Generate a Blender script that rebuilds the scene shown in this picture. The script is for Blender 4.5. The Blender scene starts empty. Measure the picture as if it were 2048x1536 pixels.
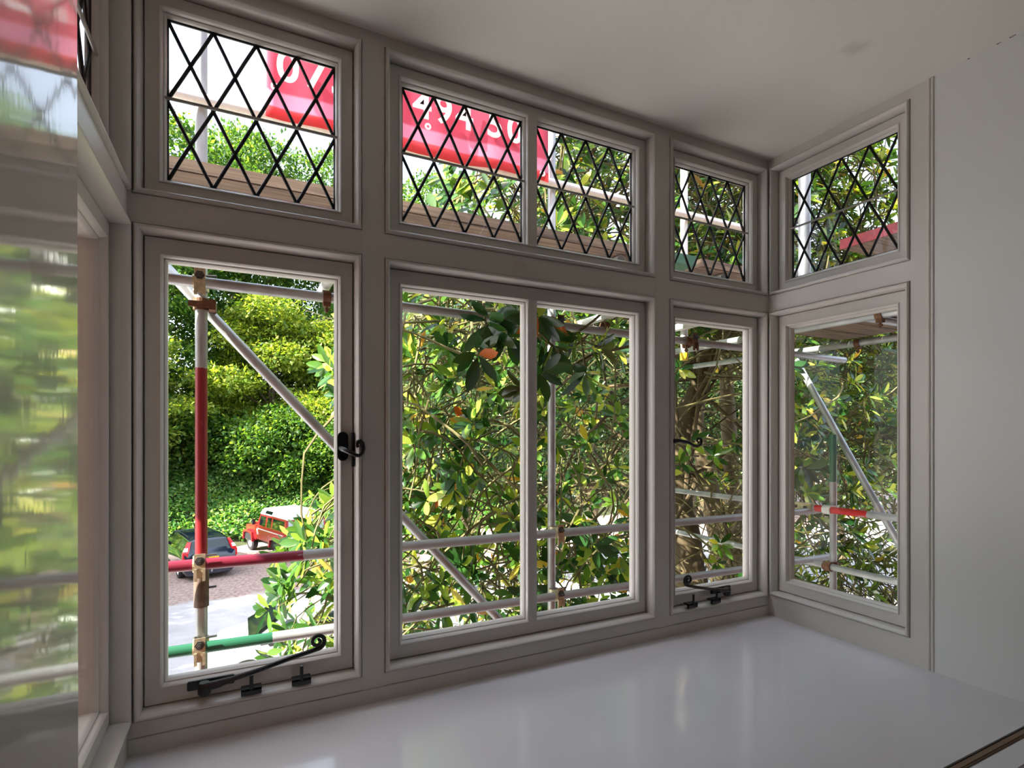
import bpy, bmesh, math, random
import numpy as np
from mathutils import Vector, Matrix

random.seed(7)
RNG = np.random.default_rng(11)
scene = bpy.context.scene
COL = scene.collection
PI = math.pi

# ------------------------------------------------------------------ camera
EYE = 1.4
YAW = 0.4643
cam_data = bpy.data.cameras.new('camera')
cam_data.sensor_fit = 'HORIZONTAL'
cam_data.sensor_width = 36.0
cam_data.lens = 1081.3 / 2048 * 36.0
cam_data.shift_y = (861.5 - 768.0) / 2048
cam_data.clip_start = 0.02
cam_data.clip_end = 500
cam = bpy.data.objects.new('camera', cam_data)
COL.objects.link(cam)
cam.location = (0, 0, EYE)
cam.rotation_euler = (PI / 2, 0, -YAW)
scene.camera = cam

# ------------------------------------------------------------------ sky, sun, exposure
scene.view_settings.view_transform = 'Standard'
scene.view_settings.look = 'None'
scene.view_settings.gamma = 1
scene.view_settings.use_curve_mapping = False
scene.view_settings.exposure = 0.74
world = bpy.data.worlds.new('sky_world')
scene.world = world
world.use_nodes = True
wn = world.node_tree
wn.nodes.clear()
w_out = wn.nodes.new('ShaderNodeOutputWorld')
w_bg = wn.nodes.new('ShaderNodeBackground')
w_sky = wn.nodes.new('ShaderNodeTexSky')
w_sky.sky_type = 'NISHITA'
w_sky.sun_disc = False
w_sky.sun_elevation = math.radians(48)
w_sky.sun_rotation = math.radians(-105)
w_sky.air_density = 1.0
w_sky.dust_density = 4.0
w_sky.ozone_density = 1.0
w_bg.inputs['Strength'].default_value = 0.48
# thin bright haze over the blue
w_hz = wn.nodes.new('ShaderNodeMix')
w_hz.data_type = 'RGBA'
w_hz.inputs['Factor'].default_value = 0.55
w_hz.inputs['B'].default_value = (3.5, 3.75, 4.25, 1)
wn.links.new(w_sky.outputs['Color'], w_hz.inputs['A'])
wn.links.new(w_hz.outputs['Result'], w_bg.inputs['Color'])
wn.links.new(w_bg.outputs['Background'], w_out.inputs['Surface'])

sun_data = bpy.data.lights.new('sun', 'SUN')
sun_data.energy = 17.0
sun_data.angle = math.radians(0.7)
sun_data.color = (1.0, 0.95, 0.84)
sun = bpy.data.objects.new('sun', sun_data)
COL.objects.link(sun)
SUN_DIR = Vector((-0.80, -0.11, 0.58)).normalized()      # towards the sun
sun.rotation_euler = SUN_DIR.to_track_quat('Z', 'Y').to_euler()
sun.location = (-20, -8, 25)

# added to lift the room's light: an unseen lamp, behind the viewer
fill_data = bpy.data.lights.new('fill_light', 'AREA')
fill_data.shape = 'DISK'
fill_data.size = 0.5
fill_data.energy = 1.5
fill_data.color = (1.0, 0.96, 0.9)
fill = bpy.data.objects.new('fill_light', fill_data)
COL.objects.link(fill)
fill.location = (0.9, -1.3, 2.2)
fill.rotation_euler = (0, 0, 0)


# ------------------------------------------------------------------ materials
def lin(c):
    c = c / 255.0
    return c / 12.92 if c <= 0.04045 else ((c + 0.055) / 1.055) ** 2.4


def rgb(r, g, b):
    return (lin(r), lin(g), lin(b), 1.0)


def new_mat(name):
    m = bpy.data.materials.new(name)
    m.use_nodes = True
    nt = m.node_tree
    nt.nodes.clear()
    out = nt.nodes.new('ShaderNodeOutputMaterial')
    return m, nt, out


def node(nt, kind, **kw):
    n = nt.nodes.new(kind)
    for k, v in kw.items():
        if k in n.inputs:
            n.inputs[k].default_value = v
        else:
            setattr(n, k, v)
    return n


def ramp(nt, stops):
    r = nt.nodes.new('ShaderNodeValToRGB')
    els = r.color_ramp.elements
    while len(els) < len(stops):
        els.new(0.5)
    for e, (p, c) in zip(els, stops):
        e.position = p
        e.color = c
    return r


def simple(name, color, rough=0.5, metal=0.0, noise=0.0, nscale=8.0, bump=0.0, bscale=60.0, stretch=(1, 1, 1), spec=0.5, coat=0.0):
    m, nt, out = new_mat(name)
    p = node(nt, 'ShaderNodeBsdfPrincipled', Roughness=rough, Metallic=metal)
    p.inputs['Base Color'].default_value = color
    p.inputs['Specular IOR Level'].default_value = spec
    p.inputs['Coat Weight'].default_value = coat
    tc = node(nt, 'ShaderNodeTexCoord')
    mp = node(nt, 'ShaderNodeMapping')
    mp.inputs['Scale'].default_value = stretch
    nt.links.new(tc.outputs['Object'], mp.inputs['Vector'])
    if noise > 0:
        n = node(nt, 'ShaderNodeTexNoise', Scale=nscale, Detail=5.0)
        nt.links.new(mp.outputs['Vector'], n.inputs['Vector'])
        d = tuple(max(0.0, c * (1 - noise)) for c in color[:3]) + (1,)
        l = tuple(min(1.0, c * (1 + noise)) for c in color[:3]) + (1,)
        r = ramp(nt, [(0.3, d), (0.7, l)])
        nt.links.new(n.outputs['Fac'], r.inputs['Fac'])
        nt.links.new(r.outputs['Color'], p.inputs['Base Color'])
    if bump > 0:
        n2 = node(nt, 'ShaderNodeTexNoise', Scale=bscale, Detail=3.0)
        nt.links.new(mp.outputs['Vector'], n2.inputs['Vector'])
        b = node(nt, 'ShaderNodeBump', Strength=bump, Distance=0.002)
        nt.links.new(n2.outputs['Fac'], b.inputs['Height'])
        nt.links.new(b.outputs['Normal'], p.inputs['Normal'])
    nt.links.new(p.outputs['BSDF'], out.inputs['Surface'])
    return m


M = {}
M['frame_paint'] = simple('white_gloss_joinery_paint', rgb(204, 198, 191), 0.30, noise=0.02, nscale=3, bump=0.05, bscale=90, stretch=(1, 1, 0.25))
M['wall_paint'] = simple('white_eggshell_wall_paint', rgb(213, 211, 208), 0.30, noise=0.025, nscale=2.0, bump=0.10, bscale=45, stretch=(1, 1, 0.15))
M['gloss_wall'] = simple('brushed_gloss_wall_paint', rgb(204, 198, 190), 0.07, noise=0.02, nscale=2.0, bump=0.10, bscale=30, stretch=(1, 1, 0.3), spec=0.9, coat=0.0)
M['ceiling_paint'] = None
M['sill_paint'] = simple('glossy_window_board_paint', rgb(217, 215, 219), 0.11, noise=0.015, nscale=2.5, bump=0.06, bscale=20)
M['raw_wood'] = simple('bare_brown_timber_bead', rgb(128, 102, 78), 0.6, noise=0.25, nscale=30, stretch=(0.08, 1, 1))
M['floor_wood'] = simple('floor_timber', rgb(140, 116, 92), 0.5, noise=0.2, nscale=10, stretch=(0.1, 1, 1))
M['black_iron'] = simple('black_painted_iron', rgb(20, 20, 24), 0.32, bump=0.25, bscale=160)
M['lead'] = simple('dark_lead_came', rgb(26, 24, 26), 0.5, metal=0.3, bump=0.5, bscale=220)
M['bar_grey'] = simple('grey_saddle_bar', rgb(150, 143, 136), 0.5)
M['galv'] = simple('galvanised_steel_tube', rgb(168, 170, 172), 0.42, metal=0.55, noise=0.28, nscale=22, bump=0.15, bscale=90, stretch=(1, 1, 0.35))
M['galv_pale'] = simple('pale_new_aluminium_tube', rgb(214, 214, 212), 0.5, metal=0.25, noise=0.08, nscale=14)
M['sleeve'] = simple('brown_rusty_tube_sleeve', rgb(104, 86, 74), 0.7, metal=0.2, noise=0.3, nscale=30, bump=0.3, bscale=120)
M['coupler'] = simple('zinc_pressed_coupler', rgb(196, 186, 160), 0.4, metal=0.7, noise=0.25, nscale=60)
M['coupler_rust'] = simple('rusty_coupler', rgb(112, 78, 56), 0.65, metal=0.4, noise=0.35, nscale=60)
M['bolt'] = simple('steel_bolt', rgb(92, 90, 90), 0.35, metal=0.8)
M['yellow_cap'] = simple('yellow_tube_cap', rgb(226, 188, 40), 0.5)
M['brick'] = simple('exterior_brick', rgb(138, 84, 62), 0.85, noise=0.3, nscale=9)
M['render'] = simple('exterior_white_render', rgb(214, 208, 198), 0.85, noise=0.08, nscale=5)
M['rooftile'] = simple('clay_roof', rgb(120, 70, 52), 0.85, noise=0.3, nscale=12)


def ceiling_mat():
    m, nt, out = new_mat('matt_white_ceiling_plaster')
    p = node(nt, 'ShaderNodeBsdfPrincipled', Roughness=0.65)
    tc = node(nt, 'ShaderNodeTexCoord')
    n = node(nt, 'ShaderNodeTexNoise', Scale=1.6, Detail=4.0)
    nt.links.new(tc.outputs['Object'], n.inputs['Vector'])
    r = ramp(nt, [(0.3, rgb(220, 217, 208)), (0.7, rgb(230, 227, 219))])
    nt.links.new(n.outputs['Fac'], r.inputs['Fac'])
    # old scuff stain on the plaster near the right-hand wall
    vd = node(nt, 'ShaderNodeVectorMath', operation='DISTANCE')
    nz = node(nt, 'ShaderNodeTexNoise', Scale=26.0, Detail=4.0)
    nt.links.new(tc.outputs['Object'], nz.inputs['Vector'])
    mixv = node(nt, 'ShaderNodeVectorMath', operation='MULTIPLY_ADD')
    mixv.inputs[1].default_value = (0.06, 0.06, 0)
    nt.links.new(nz.outputs['Color'], mixv.inputs[0])
    nt.links.new(tc.outputs['Object'], mixv.inputs[2])
    nt.links.new(mixv.outputs[0], vd.inputs[0])
    vd.inputs[1].default_value = (1.29, 0.79, 2.278)
    r2 = ramp(nt, [(0.012, (1, 1, 1, 1)), (0.034, (0, 0, 0, 1))])
    nt.links.new(vd.outputs['Value'], r2.inputs['Fac'])
    mul = node(nt, 'ShaderNodeMath', operation='MULTIPLY')
    mul.inputs[1].default_value = 0.28
    nt.links.new(r2.outputs['Color'], mul.inputs[0])
    mx = node(nt, 'ShaderNodeMix', data_type='RGBA')
    nt.links.new(mul.outputs[0], mx.inputs['Factor'])
    nt.links.new(r.outputs['Color'], mx.inputs['A'])
    mx.inputs['B'].default_value = rgb(160, 138, 116)
    nt.links.new(mx.outputs['Result'], p.inputs['Base Color'])
    b = node(nt, 'ShaderNodeBump', Strength=0.08, Distance=0.003)
    n3 = node(nt, 'ShaderNodeTexNoise', Scale=40.0, Detail=2.0)
    nt.links.new(tc.outputs['Object'], n3.inputs['Vector'])
    nt.links.new(n3.outputs['Fac'], b.inputs['Height'])
    nt.links.new(b.outputs['Normal'], p.inputs['Normal'])
    nt.links.new(p.outputs['BSDF'], out.inputs['Surface'])
    return m


M['ceiling_paint'] = ceiling_mat()


def glass_mat(name, tint=(0.97, 0.985, 0.975, 1), bump=0.0, refl=1.0):
    m, nt, out = new_mat(name)
    t = node(nt, 'ShaderNodeBsdfTransparent')
    t.inputs['Color'].default_value = tint
    g = node(nt, 'ShaderNodeBsdfGlossy', Roughness=0.02)
    f = node(nt, 'ShaderNodeFresnel', IOR=1.45)
    mul = node(nt, 'ShaderNodeMath', operation='MULTIPLY')
    mul.inputs[1].default_value = refl
    geo = node(nt, 'ShaderNodeNewGeometry')
    inv = node(nt, 'ShaderNodeMath', operation='SUBTRACT')
    inv.inputs[0].default_value = 1.0
    nt.links.new(geo.outputs['Backfacing'], inv.inputs[1])
    mu2 = node(nt, 'ShaderNodeMath', operation='MULTIPLY')
    nt.links.new(inv.outputs[0], mu2.inputs[1])
    mx = node(nt, 'ShaderNodeMixShader')
    nt.links.new(f.outputs[0], mul.inputs[0])
    nt.links.new(mul.outputs[0], mu2.inputs[0])
    nt.links.new(mu2.outputs[0], mx.inputs[0])
    nt.links.new(t.outputs[0], mx.inputs[1])
    nt.links.new(g.outputs[0], mx.inputs[2])
    if bump > 0:
        tc = node(nt, 'ShaderNodeTexCoord')
        n = node(nt, 'ShaderNodeTexNoise', Scale=14.0, Detail=2.0)
        nt.links.new(tc.outputs['Object'], n.inputs['Vector'])
        b = node(nt, 'ShaderNodeBump', Strength=bump, Distance=0.002)
        nt.links.new(n.outputs['Fac'], b.inputs['Height'])
        nt.links.new(b.outputs['Normal'], g.inputs['Normal'])
    nt.links.new(mx.outputs[0], out.inputs['Surface'])
    return m


M['glass'] = glass_mat('clear_window_glass', refl=0.5)
M['lead_glass'] = glass_mat('old_leaded_glass', (0.95, 0.965, 0.96, 1), 0.25, 0.6)
M['car_glass'] = simple('dark_car_glass', rgb(18, 26, 26), 0.06, spec=0.9)
M['pale_glass'] = simple('painted_sky_car_glass', rgb(168, 186, 186), 0.08, spec=0.9)  # sky reflection painted in as a pale glass colour


def banded_tube(name, bands, base=rgb(168, 170, 172), wear=0.5):
    """paint bands along local Z: [(z0, z1, colour)]"""
    m, nt, out = new_mat(name)
    p = node(nt, 'ShaderNodeBsdfPrincipled', Roughness=0.42)
    tc = node(nt, 'ShaderNodeTexCoord')
    mp = node(nt, 'ShaderNodeMapping')
    mp.inputs['Scale'].default_value = (1, 1, 0.3)
    nt.links.new(tc.outputs['Object'], mp.inputs['Vector'])
    n = node(nt, 'ShaderNodeTexNoise', Scale=26.0, Detail=6.0)
    nt.links.new(mp.outputs['Vector'], n.inputs['Vector'])
    rb = ramp(nt, [(0.3, tuple(c * 0.72 for c in base[:3]) + (1,)), (0.7, base)])
    nt.links.new(n.outputs['Fac'], rb.inputs['Fac'])
    sep = node(nt, 'ShaderNodeSeparateXYZ')
    nt.links.new(tc.outputs['Object'], sep.inputs[0])
    wob = node(nt, 'ShaderNodeMath', operation='MULTIPLY_ADD')
    n2 = node(nt, 'ShaderNodeTexNoise', Scale=40.0, Detail=3.0)
    nt.links.new(tc.outputs['Object'], n2.inputs['Vector'])
    nt.links.new(n2.outputs['Fac'], wob.inputs[0])
    wob.inputs[1].default_value = 0.02
    nt.links.new(sep.outputs['Z'], wob.inputs[2])
    chip = ramp(nt, [(0.60 + 0.1 * (1 - wear), (1, 1, 1, 1)), (0.66 + 0.1 * (1 - wear), (0, 0, 0, 1))])
    nt.links.new(n.outputs['Fac'], chip.inputs['Fac'])
    cur = rb.outputs['Color']
    metal = None
    for z0, z1, colr in bands:
        a = node(nt, 'ShaderNodeMath', operation='GREATER_THAN')
        a.inputs[1].default_value = z0
        b = node(nt, 'ShaderNodeMath', operation='LESS_THAN')
        b.inputs[1].default_value = z1
        c = node(nt, 'ShaderNodeMath', operation='MULTIPLY')
        d = node(nt, 'ShaderNodeMath', operation='MULTIPLY')
        nt.links.new(wob.outputs[0], a.inputs[0])
        nt.links.new(wob.outputs[0], b.inputs[0])
        nt.links.new(a.outputs[0], c.inputs[0])
        nt.links.new(b.outputs[0], c.inputs[1])
        nt.links.new(c.outputs[0], d.inputs[0])
        nt.links.new(chip.outputs['Color'], d.inputs[1])
        mx = node(nt, 'ShaderNodeMix', data_type='RGBA')
        nt.links.new(d.outputs[0], mx.inputs['Factor'])
        nt.links.new(cur, mx.inputs['A'])
        mx.inputs['B'].default_value = colr
        cur = mx.outputs['Result']
    nt.links.new(cur, p.inputs['Base Color'])
    p.inputs['Metallic'].default_value = 0.15
    nt.links.new(p.outputs['BSDF'], out.inputs['Surface'])
    return m


def board_mat(name, base, dark):
    m, nt, out = new_mat(name)
    p = node(nt, 'ShaderNodeBsdfPrincipled', Roughness=0.8)
    tc = node(nt, 'ShaderNodeTexCoord')
    mp = node(nt, 'ShaderNodeMapping')
    mp.inputs['Scale'].default_value = (0.7, 14, 14)
    nt.links.new(tc.outputs['Object'], mp.inputs['Vector'])
    n = node(nt, 'ShaderNodeTexNoise', Scale=5.0, Detail=8.0, Distortion=0.6)
    nt.links.new(mp.outputs['Vector'], n.inputs['Vector'])
    r = ramp(nt, [(0.32, dark), (0.62, base)])
    nt.links.new(n.outputs['Fac'], r.inputs['Fac'])
    nt.links.new(r.outputs['Color'], p.inputs['Base Color'])
    b = node(nt, 'ShaderNodeBump', Strength=0.4, Distance=0.002)
    nt.links.new(n.outputs['Fac'], b.inputs['Height'])
    nt.links.new(b.outputs['Normal'], p.inputs['Normal'])
    nt.links.new(p.outputs['BSDF'], out.inputs['Surface'])
    return m


M['board'] = board_mat('weathered_scaffold_plank', rgb(140, 117, 98), rgb(92, 75, 66))
M['red_paint'] = simple('red_board_paint', rgb(112, 24, 32), 0.55, noise=0.2, nscale=30)
M['green_paint'] = simple('green_board_paint', rgb(70, 112, 86), 0.55, noise=0.2, nscale=30)


def leaf_mat(name, stops, under=None, rough=0.35, transl=0.45, per='island', tcol=None, spec=0.5):
    m, nt, out = new_mat(name)
    p = node(nt, 'ShaderNodeBsdfPrincipled', Roughness=rough)
    p.inputs['Specular IOR Level'].default_value = spec
    if per == 'island':
        g = node(nt, 'ShaderNodeNewGeometry')
        src = g.outputs['Random Per Island']
    else:
        g = node(nt, 'ShaderNodeObjectInfo')
        src = g.outputs['Random']
    r = ramp(nt, stops)
    nt.links.new(src, r.inputs['Fac'])
    colr = r.outputs['Color']
    t = node(nt, 'ShaderNodeBsdfTranslucent')
    tm = node(nt, 'ShaderNodeMix', data_type='RGBA')
    tm.blend_type = 'MULTIPLY'
    tm.inputs['Factor'].default_value = 1.0
    tm.inputs['B'].default_value = tcol or (1.9, 1.7, 0.7, 1)
    nt.links.new(colr, tm.inputs['A'])
    nt.links.new(tm.outputs['Result'], t.inputs['Color'])
    if under:
        geo = node(nt, 'ShaderNodeNewGeometry')
        um = node(nt, 'ShaderNodeMix', data_type='RGBA')
        nt.links.new(geo.outputs['Backfacing'], um.inputs['Factor'])
        nt.links.new(colr, um.inputs['A'])
        um.inputs['B'].default_value = under
        nt.links.new(um.outputs['Result'], p.inputs['Base Color'])
    else:
        nt.links.new(colr, p.inputs['Base Color'])
    mx = node(nt, 'ShaderNodeMixShader')
    mx.inputs[0].default_value = transl
    nt.links.new(p.outputs['BSDF'], mx.inputs[1])
    nt.links.new(t.outputs['BSDF'], mx.inputs[2])
    nt.links.new(mx.outputs[0], out.inputs['Surface'])
    return m


MAG_STOPS = [(0.0, rgb(26, 56, 28)), (0.35, rgb(46, 86, 38)), (0.65, rgb(84, 122, 46)), (0.85, rgb(132, 158, 62)), (0.955, rgb(186, 188, 84)), (0.985, rgb(196, 160, 60)), (1.0, rgb(168, 104, 46))]
M['magnolia_leaf'] = leaf_mat('magnolia_leaf', MAG_STOPS, rgb(104, 106, 54), 0.17, 0.46)
M['magnolia_leaf_single'] = leaf_mat('magnolia_leaf_single', MAG_STOPS, rgb(104, 106, 54), 0.16, 0.46, per='object')
M['leaf_shaded'] = leaf_mat('shaded_magnolia_leaf', [(0, rgb(26, 56, 30)), (1, rgb(52, 92, 46))], rgb(92, 86, 50), 0.2, 0.15, per='object')  # darker leaf copy: shade under the boards put into the colour
M['leaf_rust'] = leaf_mat('old_rust_leaf', [(0, rgb(160, 74, 24)), (1, rgb(204, 112, 40))], rgb(160, 84, 34), 0.4, 0.45, per='object', tcol=(1.5, 1.1, 0.7, 1))
M['leaf_tree'] = leaf_mat('broadleaf_foliage', [(0.0, rgb(38, 76, 26)), (0.5, rgb(70, 110, 38)), (1.0, rgb(116, 142, 56))], None, 0.5, 0.5)
M['leaf_lime'] = leaf_mat('lime_foliage', [(0.0, rgb(72, 104, 32)), (0.5, rgb(116, 140, 46)), (1.0, rgb(164, 172, 78))], None, 0.5, 0.5)
M['leaf_holly'] = leaf_mat('dark_evergreen_foliage', [(0.0, rgb(20, 42, 20)), (0.6, rgb(44, 68, 30)), (1.0, rgb(92, 106, 52))], None, 0.3, 0.3)
M['leaf_ground'] = leaf_mat('ground_cover_leaf', [(0.0, rgb(50, 100, 44)), (0.6, rgb(102, 150, 72)), (1.0, rgb(176, 198, 124))], None, 0.45, 0.4)
M['grass'] = leaf_mat('dry_grass', [(0.0, rgb(140, 150, 90)), (1.0, rgb(216, 214, 176))], None, 0.6, 0.4)
M['bark'] = simple('mossy_magnolia_bark', rgb(88, 74, 52), 0.85, noise=0.35, nscale=7, bump=0.6, bscale=25)
M['bark_dark'] = simple('grey_brown_bark', rgb(92, 78, 62), 0.9, noise=0.3, nscale=6, bump=0.6, bscale=20)
M['twig'] = simple('lichen_green_twig', rgb(98, 92, 56), 0.8, noise=0.35, nscale=12)


def ground_mat():
    m, nt, out = new_mat('gravel_and_tarmac_ground')
    p = node(nt, 'ShaderNodeBsdfPrincipled', Roughness=0.9)
    tc = node(nt, 'ShaderNodeTexCoord')
    n = node(nt, 'ShaderNodeTexNoise', Scale=9.0, Detail=8.0)
    nt.links.new(tc.outputs['Object'], n.inputs['Vector'])
    r = ramp(nt, [(0.3, rgb(118, 98, 94)), (0.7, rgb(178, 156, 150))])
    nt.links.new(n.outputs['Fac'], r.inputs['Fac'])
    n1 = node(nt, 'ShaderNodeTexNoise', Scale=1.2, Detail=6.0)
    nt.links.new(tc.outputs['Object'], n1.inputs['Vector'])
    r1 = ramp(nt, [(0.3, rgb(158, 154, 160)), (0.7, rgb(182, 178, 182))])
    nt.links.new(n1.outputs['Fac'], r1.inputs['Fac'])
    sep = node(nt, 'ShaderNodeSeparateXYZ')
    nt.links.new(tc.outputs['Object'], sep.inputs[0])
    mad = node(nt, 'ShaderNodeMath', operation='MULTIPLY_ADD')
    nt.links.new(n1.outputs['Fac'], mad.inputs[0])
    mad.inputs[1].default_value = 1.6
    nt.links.new(sep.outputs['Y'], mad.inputs[2])
    lt = node(nt, 'ShaderNodeMapRange')
    lt.inputs['From Min'].default_value = 20.1
    lt.inputs['From Max'].default_value = 20.4
    nt.links.new(mad.outputs[0], lt.inputs['Value'])
    mx = node(nt, 'ShaderNodeMix', data_type='RGBA')
    nt.links.new(lt.outputs['Result'], mx.inputs['Factor'])
    nt.links.new(r1.outputs['Color'], mx.inputs['A'])
    nt.links.new(r.outputs['Color'], mx.inputs['B'])
    nt.links.new(mx.outputs['Result'], p.inputs['Base Color'])
    b = node(nt, 'ShaderNodeBump', Strength=0.5, Distance=0.03)
    nt.links.new(n.outputs['Fac'], b.inputs['Height'])
    nt.links.new(b.outputs['Normal'], p.inputs['Normal'])
    nt.links.new(p.outputs['BSDF'], out.inputs['Surface'])
    return m


M['ground'] = ground_mat()
M['earth'] = simple('bank_earth', rgb(58, 62, 36), 0.95, noise=0.4, nscale=2.0)


def banner_mat():
    m, nt, out = new_mat('red_vinyl_banner')
    tc = node(nt, 'ShaderNodeTexCoord')
    sep = node(nt, 'ShaderNodeSeparateXYZ')
    nt.links.new(tc.outputs['Object'], sep.inputs[0])
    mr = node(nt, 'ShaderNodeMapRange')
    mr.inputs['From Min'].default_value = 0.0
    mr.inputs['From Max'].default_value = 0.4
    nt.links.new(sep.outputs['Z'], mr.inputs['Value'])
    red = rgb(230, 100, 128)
    low_red = rgb(238, 96, 104)
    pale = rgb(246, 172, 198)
    r = ramp(nt, [(0.0, low_red), (0.13, low_red), (0.15, pale), (0.30, pale), (0.33, red), (1.0, red)])  # lowest band redder, paler pink band above it
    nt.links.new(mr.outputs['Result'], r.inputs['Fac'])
    p = node(nt, 'ShaderNodeBsdfPrincipled', Roughness=0.45)
    t = node(nt, 'ShaderNodeBsdfTranslucent')
    nt.links.new(r.outputs['Color'], p.inputs['Base Color'])
    nt.links.new(r.outputs['Color'], t.inputs['Color'])
    mx = node(nt, 'ShaderNodeMixShader')
    mx.inputs[0].default_value = 0.6
    nt.links.new(p.outputs['BSDF'], mx.inputs[1])
    nt.links.new(t.outputs['BSDF'], mx.inputs[2])
    nt.links.new(mx.outputs[0], out.inputs['Surface'])
    return m


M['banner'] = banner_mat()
mt, nt_, out_ = new_mat('white_banner_lettering')
_t = node(nt_, 'ShaderNodeBsdfTranslucent')
_t.inputs['Color'].default_value = (0.95, 0.95, 0.95, 1)
_p = node(nt_, 'ShaderNodeBsdfPrincipled', Roughness=0.5)
_p.inputs['Base Color'].default_value = (0.95, 0.95, 0.95, 1)
_m = node(nt_, 'ShaderNodeMixShader')
_m.inputs[0].default_value = 0.6
nt_.links.new(_p.outputs[0], _m.inputs[1])
nt_.links.new(_t.outputs[0], _m.inputs[2])
nt_.links.new(_m.outputs[0], out_.inputs['Surface'])
M['banner_white'] = mt

M['car_red'] = simple('red_car_paint', rgb(160, 30, 38), 0.25, spec=0.6, coat=0.3)
M['car_white'] = simple('white_roof_paint', rgb(238, 240, 238), 0.3)
M['car_navy'] = simple('navy_car_paint', rgb(24, 34, 58), 0.14, spec=0.8, coat=0.5)
M['car_silver'] = simple('silver_car_paint', rgb(214, 216, 220), 0.25, metal=0.2, coat=0.4)
M['tyre'] = simple('black_tyre_rubber', rgb(34, 34, 36), 0.8)
M['alloy'] = simple('alloy_wheel', rgb(190, 192, 194), 0.35, metal=0.6)
M['plastic'] = simple('black_trim_plastic', rgb(36, 38, 42), 0.55)
M['tail'] = simple('red_tail_lamp', rgb(206, 24, 36), 0.2, spec=0.8)
M['tail_white'] = simple('clear_tail_lamp', rgb(236, 220, 214), 0.2, spec=0.8)
M['plate'] = simple('yellow_number_plate', rgb(244, 204, 30), 0.4)
M['plate_text'] = simple('plate_black', rgb(20, 20, 16), 0.5)
M['decal'] = simple('silver_side_stripe', rgb(206, 200, 206), 0.4)


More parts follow.
